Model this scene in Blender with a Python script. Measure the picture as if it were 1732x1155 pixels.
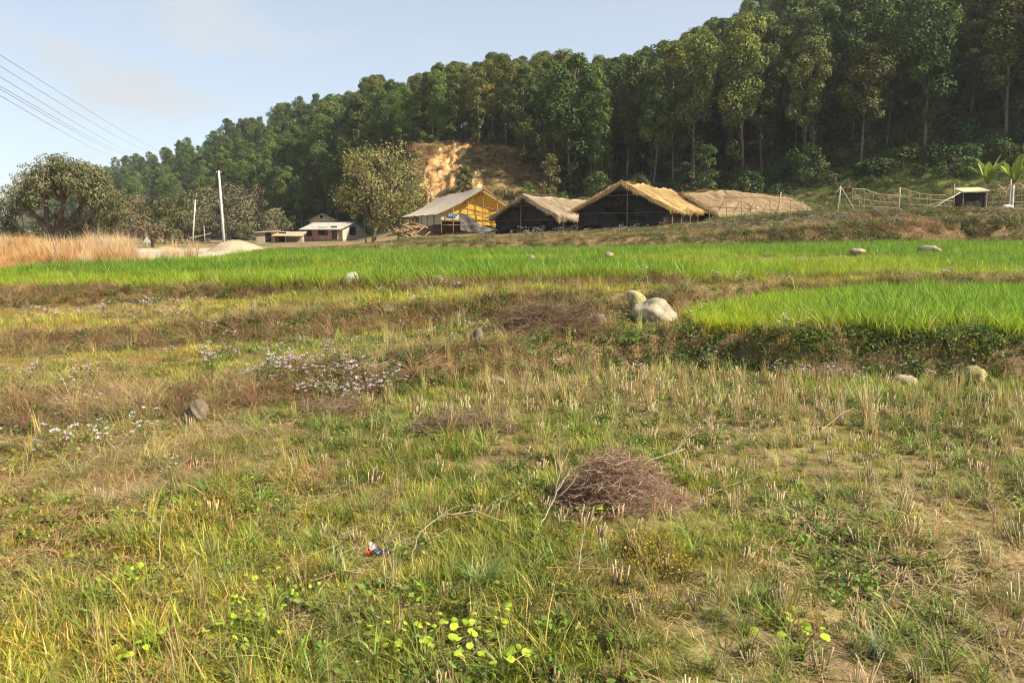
import bpy, math, random
import numpy as np
from mathutils import Vector, Matrix
from math import radians, sin, cos, tan, pi

random.seed(7)
RNG = np.random.default_rng(7)
for o in list(bpy.data.objects):
    bpy.data.objects.remove(o, do_unlink=True)
scene = bpy.context.scene
COL = scene.collection

# ---------------------------------------------------------------- camera
F = 1255.0                       # focal length in photo pixels (1732 wide)
PITCH = math.atan(180.5 / F)
EYE = 1.6
cam_d = bpy.data.cameras.new('camera')
cam_d.sensor_width = 36.0
cam_d.lens = F / 1732.0 * 36.0
cam_d.clip_start = 0.05
cam_d.clip_end = 6000
cam = bpy.data.objects.new('camera', cam_d)
COL.objects.link(cam)
cam.location = (0, 0, EYE)
cam.rotation_euler = (radians(90) - PITCH, 0, 0)
scene.camera = cam

# ---------------------------------------------------------------- light
SUN_AZ, SUN_EL = 113.0, 40.0     # azimuth clockwise from the view direction
S = Vector((sin(radians(SUN_AZ)) * cos(radians(SUN_EL)), cos(radians(SUN_AZ)) * cos(radians(SUN_EL)), sin(radians(SUN_EL))))
sun_d = bpy.data.lights.new('sun', 'SUN')
sun_d.energy = 5.0
sun_d.angle = radians(0.53)
sun_d.color = (1.0, 0.88, 0.68)
sun = bpy.data.objects.new('sun', sun_d)
COL.objects.link(sun)
sun.rotation_euler = S.to_track_quat('Z', 'Y').to_euler()
sun.location = (20, -10, 40)

world = bpy.data.worlds.new('World')
scene.world = world
world.use_nodes = True
wn, wl = world.node_tree.nodes, world.node_tree.links
wn.clear()
w_out = wn.new('ShaderNodeOutputWorld')
w_bg = wn.new('ShaderNodeBackground')
w_sky = wn.new('ShaderNodeTexSky')
w_sky.sky_type = 'NISHITA'
w_sky.sun_disc = False
w_sky.sun_elevation = radians(SUN_EL)
w_sky.sun_rotation = radians(SUN_AZ)
w_sky.altitude = 800
w_sky.air_density = 1.0
w_sky.dust_density = 1.5
w_sky.ozone_density = 1.5
w_bg.inputs['Strength'].default_value = 0.09
# thin, soft, low clouds all round the sky
w_tc = wn.new('ShaderNodeTexCoord')
w_map = wn.new('ShaderNodeMapping')
w_map.inputs['Location'].default_value = (4, 2, 1)
w_map.inputs['Scale'].default_value = (3.0, 3.0, 7.0)
w_n = wn.new('ShaderNodeTexNoise')
w_n.inputs['Scale'].default_value = 1.3
w_n.inputs['Detail'].default_value = 6
w_n.inputs['Roughness'].default_value = 0.52
w_r = wn.new('ShaderNodeMapRange')
w_r.interpolation_type = 'SMOOTHSTEP'
w_r.inputs['From Min'].default_value = 0.52
w_r.inputs['From Max'].default_value = 0.72
w_r.inputs['To Min'].default_value = 0.50
w_r.inputs['To Max'].default_value = 0.95
w_mix = wn.new('ShaderNodeMix')
w_mix.data_type = 'RGBA'
w_mix.inputs['B'].default_value = (3.55, 3.70, 3.80, 1)
wl.new(w_tc.outputs['Generated'], w_map.inputs['Vector'])
wl.new(w_map.outputs['Vector'], w_n.inputs['Vector'])
wl.new(w_n.outputs['Fac'], w_r.inputs['Value'])
wl.new(w_r.outputs['Result'], w_mix.inputs['Factor'])
wl.new(w_sky.outputs['Color'], w_mix.inputs['A'])
wl.new(w_mix.outputs['Result'], w_bg.inputs['Color'])
wl.new(w_bg.outputs['Background'], w_out.inputs['Surface'])

scene.view_settings.view_transform = 'Standard'
scene.view_settings.look = 'None'
scene.view_settings.gamma = 1.0
scene.view_settings.use_curve_mapping = False
scene.view_settings.exposure = 1.2
scene.render.engine = 'CYCLES'
scene.cycles.max_bounces = 4
scene.cycles.diffuse_bounces = 2
scene.cycles.transmission_bounces = 3
scene.cycles.glossy_bounces = 2
scene.cycles.volume_bounces = 0
scene.cycles.use_adaptive_sampling = False
scene.cycles.use_denoising = True
scene.cycles.denoiser = 'OPENIMAGEDENOISE'
scene.cycles.denoising_input_passes = 'RGB_ALBEDO_NORMAL'
scene.cycles.denoising_prefilter = 'ACCURATE'
scene.cycles.filter_width = 1.15


# ---------------------------------------------------------------- photo geometry -> world
def ray(px, py):
    x = (px - 866.0) / F
    y = -(py - 577.5) / F
    return Vector((x, cos(PITCH) + y * sin(PITCH), -sin(PITCH) + y * cos(PITCH)))


def at(px, py, Y):
    """world point on the sight line of a photo pixel at depth Y"""
    r = ray(px, py)
    return Vector((0, 0, EYE)) + r * (Y / r.y)


def depth_at(py, z):
    r = ray(866, py)
    return r.y * (z - EYE) / r.z


def z_at(py, Y):
    r = ray(866, py)
    return EYE + r.z * Y / r.y


def t_of(px):
    return (px - 866.0) / F / cos(PITCH) * 0.99


# ---------------------------------------------------------------- noise
def _hash(ix, iy, s):
    h = (ix.astype(np.int64) * 374761393 + iy.astype(np.int64) * 668265263 + s * 1442695040888963) & 0x7fffffff
    h = ((h ^ (h >> 13)) * 1274126177) & 0x7fffffff
    h = (h ^ (h >> 16)) & 0x7fffffff
    return h / float(0x7fffffff)


def vnoise(x, y, s=0):
    x = np.asarray(x, float); y = np.asarray(y, float)
    ix = np.floor(x); iy = np.floor(y)
    fx = x - ix; fy = y - iy
    fx = fx * fx * (3 - 2 * fx); fy = fy * fy * (3 - 2 * fy)
    a = _hash(ix, iy, s); b = _hash(ix + 1, iy, s); c = _hash(ix, iy + 1, s); d = _hash(ix + 1, iy + 1, s)
    return (a * (1 - fx) + b * fx) * (1 - fy) + (c * (1 - fx) + d * fx) * fy


def fbm(x, y, s=0, o=4):
    r = 0; a = 0.5; n = 0
    for i in range(o):
        r = r + a * vnoise(x * 2 ** i, y * 2 ** i, s + 17 * i); n += a; a *= 0.55
    return r / n


def sstep(a, b, x):
    t = np.clip((x - a) / (b - a), 0, 1)
    return t * t * (3 - 2 * t)


# ---------------------------------------------------------------- terrain: terraces, upper land, hill
# field banks, read off the photograph: px, foot y, top y, run in metres
BPX = [-200, 0, 150, 300, 500, 600, 700, 850, 1000, 1150, 1300, 1500, 1732, 1950]
BANK_A = ([748, 735, 726, 716, 690, 677, 665, 648, 628, 622, 632, 648, 655, 660],
          [716, 700, 688, 668, 632, 619, 607, 583, 566, 562, 567, 571, 578, 583],
          [1.2, 1.1, 1.0, .8, .6, 0.55, .5, .45, .45, .4, .35, .35, .35, .35])
BANK_B = ([612, 606, 600, 591, 576, 568, 560, 551, 546, 538, 517, 506, 508, 510],
          [578, 572, 566, 552, 535, 525, 516, 506, 501, 491, 487, 479, 480, 482],
          [.7, .7, .7, .7, .6, 0.6, .6, .6, .6, .6, .5, .5, .5, .5])
BANK_C = ([532, 528, 522, 512, 505, 501, 497, 491, 488, 485, 480, 474, 474, 476],
          [497, 492, 490, 490, 489, 487, 485, 480, 478, 477, 475, 470, 470, 472],
          [.8, .8, .7, .5, .4, 0.4, .4, .4, .4, .3, .3, .3, .3, .3])
nodes_d, nodes_z = [], []          # node tables, one row for each column of BPX


def table():
    D = [[-400.0] * len(BPX), [0.0] * len(BPX)]
    Z = [[0.0] * len(BPX), [0.0] * len(BPX)]
    zc = np.zeros(len(BPX)); dc = np.zeros(len(BPX))
    for foot, top, run in (BANK_A, BANK_B, BANK_C):
        df, dt, zt = [], [], []
        for i in range(len(BPX)):
            d0 = max(depth_at(foot[i], zc[i]), dc[i] + 0.25)
            d1 = d0 + run[i]
            z1 = max(z_at(top[i], d1), zc[i] + 0.03)
            df.append(d0); dt.append(d1); zt.append(z1)
        D += [df, dt]; Z += [list(zc), zt]
        zc = np.array(zt); dc = np.array(dt)
    # px:      -200   0   150  300  500  700  850 1000 1150 1300 1500 1732 1950
    D.append([17, 17, 19, 24, 30, 30, 30, 30, 30, 30, 30, 30, 30, 30])               # wheat far edge / embankment foot
    Z.append([.66, .66, .66, .70, .75, 0.77, .80, .83, .88, .93, 1.02, 1.10, 1.12, 1.12])
    D.append([20, 20, 22, 27, 33, 32.5, 32, 32, 32, 32, 32, 31.5, 31.5, 31.5])         # first embankment top
    Z.append([.66, .66, .64, .62, .72, 0.9, 1.14, 1.34, 1.42, 1.58, 1.76, 2.0, 2.16, 2.2])
    D.append([30, 30, 32, 36, 40, 41, 42, 42, 42, 41, 40, 38, 38, 38])               # second embankment foot
    Z.append([.62, .62, .55, .45, .66, 0.9, 1.18, 1.38, 1.50, 1.66, 1.85, 2.08, 2.22, 2.3])
    D.append([45, 45, 45, 45, 48, 49, 50, 49, 48, 45, 43, 40.5, 40.5, 40.5])         # second embankment top
    Z.append([.5, .5, .42, .36, .62, 0.8, 1.28, 1.45, 1.78, 2.12, 2.55, 2.80, 2.86, 2.9])
    D.append([62, 62, 62, 62, 62, 62, 62, 60, 58, 58, 60, 58, 56, 54])               # yard of the sheds
    Z.append([.5, .5, .4, .36, .55, 0.8, 1.50, 1.62, 2.0, 2.38, 2.85, 2.95, 3.0, 3.1])
    D.append([300, 290, 250, 190, 132, 124, 92, 88, 88, 84, 78, 70, 66, 62])          # foot of the hill
    Z.append([.8, .8, .7, .6, .6, .8, 3.0, 4.2, 4.6, 4.8, 4.8, 4.7, 5.2, 5.6])
    D.append([340, 330, 290, 220, 150, 138, 104, 101, 104, 100, 94, 86, 82, 78])      # lower slope (cut steeply under the slip)
    Z.append([8, 8, 7, 7.5, 8.5, 8.5, 14.2, 12.8, 10, 10.5, 11, 12.5, 15, 17])
    skyline = [350, 330, 284, 240, 162, 145, 128, 97, 94, 55, -20, -130, -250, -330]
    rd = [430, 430, 420, 340, 215, 195, 180, 170, 165, 160, 158, 152, 150, 150]
    th = [13, 13, 13, 13, 13, 13.5, 14, 14.5, 14.5, 14.5, 14.5, 14.5, 14.5, 14.5]
    D.append(rd)
    Z.append([z_at(s, d) - h for s, d, h in zip(skyline, rd, th)])
    D.append([d + 160 for d in rd])
    Z.append([z * 0.75 for z in Z[-1]])
    D.append([1400] * len(BPX))
    Z.append([0] * len(BPX))
    return np.array(D, float), np.array(Z, float)


ND, NZ = table()
NT = np.array([t_of(p) for p in BPX])
K_AF, K_AT, K_BF, K_BT, K_CF, K_CT, K_DF, K_DT, K_EF, K_ET, K_YD, K_HF, K_SL, K_RG = range(2, 16)
THMAX = math.atan(0.86)


def polar(X, Y):
    X = np.asarray(X, float); Y = np.asarray(Y, float)
    th = np.arctan2(X, Y)
    thc = np.clip(th, -THMAX, THMAX)
    q = np.hypot(X, Y) * np.cos(thc)
    return th, np.tan(thc), q


def node_depths(X, Y):
    th, t, q = polar(X, Y)
    return q, t, [np.interp(t, NT, ND[k]) for k in range(ND.shape[0])]


def terrain(X, Y, detail=True):
    X = np.asarray(X, float); Y = np.asarray(Y, float)
    th, t, q = polar(X, Y)
    warp = (vnoise(X * .55, Y * .55, 5) - .5) * .30 + (vnoise(X * 1.9, Y * 1.9, 9) - .5) * .14
    qq = q + warp * np.clip(q / 6.0, 0, 2.5)
    z = np.zeros_like(q)
    dk = [np.interp(t, NT, ND[k]) for k in range(ND.shape[0])]
    zk = [np.interp(t, NT, NZ[k]) for k in range(ND.shape[0])]
    for k in range(1, ND.shape[0] - 1):
        a = np.clip((qq - dk[k]) / np.maximum(dk[k + 1] - dk[k], 1e-3), 0, 1)
        if k >= K_HF or k in (K_AF, K_BF, K_CF, K_DF, K_EF):
            if k not in (K_HF, K_SL, K_RG):
                a = a * a * (3 - 2 * a)
        z = z + a * (zk[k + 1] - zk[k])
    if detail:
        z = z + (fbm(X * 1.3, Y * 1.3, 3) - .5) * .09 * np.clip(q / 3.0, .5, 1.2)
        z = z + (fbm(X * 6, Y * 6, 4, 3) - .5) * .035
        z = z + (fbm(X * .09, Y * .09, 8) - .5) * 3.2 * sstep(4, 30, q - dk[K_HF])
        z = z + (fbm(X * .35, Y * .35, 6) - .5) * (.16 * sstep(28, 45, q) + .35 * sstep(0, 10, q - dk[K_HF]))
    bund = dk[K_CT] + (dk[K_DF] - dk[K_CT]) * np.interp(t, [t_of(p_) for p_ in (0, 500, 900, 1100, 1400, 1732)], [.5, .33, .30, .32, .36, .40])
    z = z + .20 * np.exp(-((q - bund) / .38) ** 2) * sstep(t_of(300), t_of(550), t)
    # a spur added to the hill, out of view at the right: it keeps the sun off the right of the forest
    z = z + 62 * np.exp(-((X - 128) ** 2 + (Y - 60) ** 2) / 36.0 ** 2)
    back = sstep(radians(95), radians(150), np.abs(th))
    return z * (1 - back)


def gz(x, y):
    return float(terrain(np.array([x]), np.array([y]))[0])


# ---------------------------------------------------------------- materials
def new_mat(name):
    m = bpy.data.materials.new(name)
    m.use_nodes = True
    nt = m.node_tree
    nt.nodes.clear()
    out = nt.nodes.new('ShaderNodeOutputMaterial')
    return m, nt.nodes, nt.links, out


def hsv(n, l, col_socket, val_socket=None, hue=None):
    h = n.new('ShaderNodeHueSaturation')
    l.new(col_socket, h.inputs['Color'])
    if val_socket is not None:
        l.new(val_socket, h.inputs['Value'])
    if hue is not None:
        l.new(hue, h.inputs['Hue'])
    return h.outputs['Color']


def mat_plant(name, transl=0.35, rough=0.55, spec=0.25, inst=True, rnd=(.75, 1.25), hue=(.49, .515), noise=0.0):
    """leaves and blades: own colour of each blade times the tint of its plant"""
    m, n, l, out = new_mat(name)
    a = n.new('ShaderNodeAttribute'); a.attribute_name = 'col'
    c = a.outputs['Color']
    if inst:
        t = n.new('ShaderNodeAttribute'); t.attribute_type = 'INSTANCER'; t.attribute_name = 'tint'
        mx = n.new('ShaderNodeMix'); mx.data_type = 'RGBA'; mx.blend_type = 'MULTIPLY'; mx.inputs['Factor'].default_value = 1
        l.new(c, mx.inputs['A']); l.new(t.outputs['Color'], mx.inputs['B'])
        c = mx.outputs['Result']
    else:
        oi = n.new('ShaderNodeObjectInfo')
        r1 = n.new('ShaderNodeMapRange'); r1.inputs['To Min'].default_value = rnd[0]; r1.inputs['To Max'].default_value = rnd[1]
        l.new(oi.outputs['Random'], r1.inputs['Value'])
        mu = n.new('ShaderNodeMath'); mu.operation = 'MULTIPLY'; mu.inputs[1].default_value = 7.31
        fr = n.new('ShaderNodeMath'); fr.operation = 'FRACT'
        l.new(oi.outputs['Random'], mu.inputs[0]); l.new(mu.outputs[0], fr.inputs[0])
        r2 = n.new('ShaderNodeMapRange'); r2.inputs['To Min'].default_value = hue[0]; r2.inputs['To Max'].default_value = hue[1]
        l.new(fr.outputs[0], r2.inputs['Value'])
        c = hsv(n, l, c, r1.outputs['Result'], r2.outputs['Result'])
    p = n.new('ShaderNodeBsdfPrincipled')
    p.inputs['Roughness'].default_value = rough
    p.inputs['Specular IOR Level'].default_value = spec
    l.new(c, p.inputs['Base Color'])
    if transl > 0:
        tr = n.new('ShaderNodeBsdfTranslucent'); l.new(c, tr.inputs['Color'])
        ms = n.new('ShaderNodeMixShader'); ms.inputs['Fac'].default_value = transl
        l.new(p.outputs[0], ms.inputs[1]); l.new(tr.outputs[0], ms.inputs[2])
        l.new(ms.outputs[0], out.inputs['Surface'])
    else:
        l.new(p.outputs[0], out.inputs['Surface'])
    return m


def ramp(n, stops):
    r = n.new('ShaderNodeValToRGB')
    e = r.color_ramp.elements
    while len(e) < len(stops):
        e.new(0.5)
    for i, (p, c) in enumerate(stops):
        e[i].position = p
        e[i].color = (*c, 1)
    return r


def mat_noise(name, stops, scale=4.0, detail=6, rough=0.85, spec=0.2, bump=0.3, bscale=None, dist=0.02, metallic=0, stretch=None, coord='Object', transl=0):
    m, n, l, out = new_mat(name)
    tc = n.new('ShaderNodeTexCoord')
    mp = n.new('ShaderNodeMapping')
    if stretch: mp.inputs['Scale'].default_value = stretch
    l.new(tc.outputs[coord], mp.inputs['Vector'])
    no = n.new('ShaderNodeTexNoise')
    no.inputs['Scale'].default_value = scale; no.inputs['Detail'].default_value = detail; no.inputs['Roughness'].default_value = .62
    l.new(mp.outputs[0], no.inputs['Vector'])
    r = ramp(n, stops); l.new(no.outputs['Fac'], r.inputs['Fac'])
    p = n.new('ShaderNodeBsdfPrincipled')
    p.inputs['Roughness'].default_value = rough
    p.inputs['Specular IOR Level'].default_value = spec
    p.inputs['Metallic'].default_value = metallic
    l.new(r.outputs['Color'], p.inputs['Base Color'])
    if bump:
        nb = n.new('ShaderNodeTexNoise'); nb.inputs['Scale'].default_value = bscale or scale * 3; nb.inputs['Detail'].default_value = 6
        l.new(mp.outputs[0], nb.inputs['Vector'])
        b = n.new('ShaderNodeBump'); b.inputs['Strength'].default_value = bump; b.inputs['Distance'].default_value = dist
        l.new(nb.outputs['Fac'], b.inputs['Height']); l.new(b.outputs['Normal'], p.inputs['Normal'])
    if transl:
        tr = n.new('ShaderNodeBsdfTranslucent'); l.new(r.outputs['Color'], tr.inputs['Color'])
        ms = n.new('ShaderNodeMixShader'); ms.inputs['Fac'].default_value = transl
        l.new(p.outputs[0], ms.inputs[1]); l.new(tr.outputs[0], ms.inputs[2])
        l.new(ms.outputs[0], out.inputs['Surface'])
    else:
        l.new(p.outputs[0], out.inputs['Surface'])
    return m


def mat_ground(name):
    """soil; the kind of cover (moss and grass roots, straw litter, bare earth, gravel, slip) is a colour of the ground itself"""
    m, n, l, out = new_mat(name)
    tc = n.new('ShaderNodeTexCoord')
    at_ = n.new('ShaderNodeAttribute'); at_.attribute_name = 'col'
    n1 = n.new('ShaderNodeTexNoise'); n1.inputs['Scale'].default_value = 9; n1.inputs['Detail'].default_value = 8; n1.inputs['Roughness'].default_value = .7
    l.new(tc.outputs['Object'], n1.inputs['Vector'])
    r1 = ramp(n, [(.25, (.55, .5, .45)), (.5, (1, 1, 1)), (.75, (1.5, 1.4, 1.25))])
    l.new(n1.outputs['Fac'], r1.inputs['Fac'])
    mx = n.new('ShaderNodeMix'); mx.data_type = 'RGBA'; mx.blend_type = 'MULTIPLY'; mx.inputs['Factor'].default_value = 1
    l.new(at_.outputs['Color'], mx.inputs['A']); l.new(r1.outputs['Color'], mx.inputs['B'])
    p = n.new('ShaderNodeBsdfPrincipled'); p.inputs['Roughness'].default_value = .95; p.inputs['Specular IOR Level'].default_value = .1
    l.new(mx.outputs['Result'], p.inputs['Base Color'])
    n2 = n.new('ShaderNodeTexNoise'); n2.inputs['Scale'].default_value = 30; n2.inputs['Detail'].default_value = 8
    l.new(tc.outputs['Object'], n2.inputs['Vector'])
    b = n.new('ShaderNodeBump'); b.inputs['Strength'].default_value = .6; b.inputs['Distance'].default_value = .03
    l.new(n2.outputs['Fac'], b.inputs['Height']); l.new(b.outputs['Normal'], p.inputs['Normal'])
    l.new(p.outputs[0], out.inputs['Surface'])
    return m


M = {}
M['ground'] = mat_ground('ground_soil')
M['plant'] = mat_plant('plant_blades', .40, .5, .3)
M['straw'] = mat_plant('dry_straw', .25, .6, .2)
M['wheat'] = mat_plant('wheat_blades', .52, .42, .35)
M['flower'] = mat_plant('flower_heads', .3, .8, .1)
M['leaf'] = mat_plant('tree_leaves', .22, .65, .1, inst=False, rnd=(.80, 1.25), hue=(.493, .508))
M['leaf_near'] = mat_plant('near_tree_leaves', .25, .6, .12, inst=False, rnd=(.98, 1.02), hue=(.499, .501))
M['leaf_inst'] = mat_plant('wood_leaves', .22, .65, .1)
M['own'] = mat_plant('own_colour_plant', .25, .6, .2, inst=False, rnd=(.85, 1.15), hue=(.495, .505))
M['bark'] = mat_noise('bark', [(.3, (.10, .075, .055)), (.6, (.22, .175, .13)), (.8, (.33, .28, .22))], 3, 6, .9, .1, .6, 8, .03, stretch=(1, 1, .25))
M['bark_pale'] = mat_noise('pale_bark', [(.3, (.10, .08, .06)), (.6, (.20, .165, .125)), (.8, (.30, .26, .21))], 2, 6, .9, .1, .4, 6, .03, stretch=(1, 1, .25))
M['stone'] = mat_noise('stone', [(.25, (0.104, 0.092, 0.060)), (.45, (0.229, 0.201, 0.143)), (.62, (0.345, 0.303, 0.224)), (.8, (0.470, 0.422, 0.319))], 7, 10, .9, .15, .7, 26, .02)
M['stone_y'] = mat_noise('mossy_stone', [(.25, (0.136, 0.111, 0.040)), (.45, (0.281, 0.242, 0.107)), (.65, (0.397, 0.353, 0.198)), (.85, (0.502, 0.454, 0.297))], 8, 10, .9, .15, .7, 26, .02)
M['stone_pale'] = mat_noise('pale_stone', [(.25, (.24, .22, .18)), (.5, (.42, .40, .34)), (.8, (.55, .52, .45))], 7, 10, .9, .15, .7, 26, .02)
M['stone_b'] = mat_noise('brown_stone', [(.25, (0.079, 0.061, 0.043)), (.5, (0.151, 0.122, 0.086)), (.75, (0.238, 0.198, 0.151))], 8, 10, .9, .15, .7, 26, .02)
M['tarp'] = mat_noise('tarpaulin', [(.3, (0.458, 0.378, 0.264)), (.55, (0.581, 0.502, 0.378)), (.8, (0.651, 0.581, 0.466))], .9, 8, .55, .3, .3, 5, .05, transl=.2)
M['tarp_in'] = mat_noise('tarpaulin_backlit', [(.3, (0.245, 0.158, 0.072)), (.6, (0.346, 0.238, 0.122)), (.8, (0.403, 0.302, 0.180))], 1.2, 8, .6, .3, .3, 5, .05, transl=.5)  # same tarpaulin, coloured brown as seen from inside against the light
M['tarp_glow'] = mat_noise('yellow_glow_tarp', [(.3, (.62, .36, .04)), (.6, (.78, .48, .07)), (.8, (.82, .55, .12))], .8, 6, .6, .3, .2, 5, .04, transl=.4)  # yellow stands for daylight glowing through the tarpaulin
M['plastic'] = mat_noise('black_plastic', [(.3, (.008, .008, .008)), (.6, (.015, .0145, .014)), (.85, (.040, .038, .036))], 1.6, 8, .5, .25, .6, 3, .10)
M['plastic_g'] = mat_noise('grey_net', [(.3, (.07, .068, .065)), (.6, (.13, .125, .12)), (.8, (.2, .19, .18))], 2.0, 8, .5, .4, .4, 5, .05, transl=.2)
M['bamboo'] = mat_noise('bamboo', [(.3, (.14, .085, .05)), (.6, (.25, .165, .10)), (.85, (.36, .27, .17))], 5, 5, .6, .3, .2)
M['bamboo_pale'] = mat_noise('pale_bamboo', [(.3, (0.274, 0.238, 0.180)), (.6, (0.374, 0.338, 0.274)), (.85, (0.432, 0.403, 0.346))], 5, 5, .6, .3, .2)
M['pink'] = mat_noise('pink_plaster', [(.3, (.44, .21, .18)), (.55, (.55, .28, .24)), (.8, (.60, .36, .31))], 1.3, 8, .9, .15, .2, 12)
M['cream'] = mat_noise('cream_plaster', [(.3, (0.396, 0.338, 0.259)), (.6, (0.490, 0.432, 0.346)), (.85, (0.518, 0.475, 0.403))], 1.3, 8, .9, .15, .2, 12)
M['ochre'] = mat_noise('ochre_brick', [(.3, (.50, .37, .19)), (.6, (.66, .50, .28)), (.85, (.70, .57, .35))], 2.5, 8, .9, .15, .3, 14)
M['mud'] = mat_noise('mud_plaster', [(.3, (.24, .20, .16)), (.6, (.35, .30, .24)), (.85, (.43, .38, .31))], 1.5, 8, .92, .1, .3, 12)
M['metal'] = mat_noise('weathered_roof_sheet', [(.3, (0.202, 0.191, 0.173)), (.55, (0.274, 0.263, 0.241)), (.8, (0.331, 0.320, 0.299))], 1.0, 8, .6, .3, .15, 6)
M['gable'] = mat_noise('blue_white_sheet', [(.3, (0.324, 0.374, 0.403)), (.6, (0.418, 0.454, 0.475)), (.85, (0.475, 0.497, 0.504))], 1.0, 8, .5, .4, .1)
M['oldroof'] = mat_noise('brown_roof', [(.3, (.26, .20, .13)), (.55, (.40, .32, .22)), (.8, (.50, .41, .30))], 1.8, 8, .85, .2, .4, 8)
M['dark'] = mat_noise('dark_opening', [(.3, (.012, .011, .010)), (.7, (.03, .026, .022))], 2, 4, .9, .1, 0)
M['wood'] = mat_noise('dark_wood', [(.3, (.05, .03, .02)), (.6, (.10, .06, .04)), (.85, (.15, .10, .07))], 3, 6, .75, .2, .2, stretch=(1, 1, .3))
M['timber'] = mat_noise('old_timber', [(.3, (.20, .13, .07)), (.6, (.34, .24, .14)), (.85, (.46, .35, .22))], 3, 6, .8, .2, .3)
M['concrete'] = mat_noise('pole_concrete', [(.3, (0.405, 0.396, 0.378)), (.6, (0.528, 0.519, 0.502)), (.85, (0.598, 0.590, 0.572))], 3, 6, .8, .2, .15)
M['wire'] = mat_noise('power_wire', [(.3, (.18, .18, .20)), (.7, (.26, .26, .28))], 3, 2, .5, .4, 0)
M['sand'] = mat_noise('heaped_sand', [(.25, (0.245, 0.194, 0.130)), (.5, (0.331, 0.274, 0.194)), (.8, (0.396, 0.338, 0.252))], 1.2, 9, .95, .1, .6, 9, .06)
M['sand_o'] = mat_noise('ochre_sand', [(.25, (0.302, 0.202, 0.086)), (.5, (0.396, 0.274, 0.130)), (.8, (0.446, 0.331, 0.180))], 1.2, 9, .95, .1, .6, 9, .06)
M['gravel'] = mat_noise('pale_gravel', [(.25, (0.245, 0.209, 0.158)), (.5, (0.324, 0.288, 0.230)), (.8, (0.396, 0.360, 0.302))], 2.0, 9, .95, .1, .6, 14, .04)
M['scar'] = mat_noise('bare_orange_earth', [(.22, (0.176, 0.088, 0.035)), (.42, (0.370, 0.202, 0.079)), (.6, (0.528, 0.352, 0.167)), (.8, (0.598, 0.458, 0.264))], .8, 10, .95, .1, .8, 2.5, .3, stretch=(1, 1, .7))
M['blue'] = mat_noise('blue_sheet', [(.3, (.05, .22, .50)), (.7, (.10, .32, .62))], 3, 4, .5, .4, .1)
M['white'] = mat_noise('white_bag', [(.3, (0.396, 0.382, 0.346)), (.6, (0.504, 0.490, 0.454)), (.85, (0.547, 0.540, 0.511))], 4, 6, .7, .2, .3)
M['hutroof'] = mat_noise('pale_hut_roof', [(.3, (0.374, 0.331, 0.202)), (.6, (0.475, 0.432, 0.288)), (.85, (0.518, 0.482, 0.360))], 3, 6, .7, .2, .2)
M['foil_dark'] = mat_noise('wrapper_dark', [(.35, (.02, .025, .05)), (.55, (.05, .06, .10)), (.8, (.12, .12, .16))], 40, 4, .3, .5, .4, 90, .004)
M['foil_red'] = mat_noise('wrapper_red', [(.35, (.35, .03, .02)), (.7, (.5, .08, .05))], 40, 4, .3, .5, .3, 90, .004)
M['foil_pale'] = mat_noise('wrapper_pale', [(.35, (.5, .45, .40)), (.7, (.72, .70, .68))], 40, 4, .3, .5, .3, 90, .004)


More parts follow.
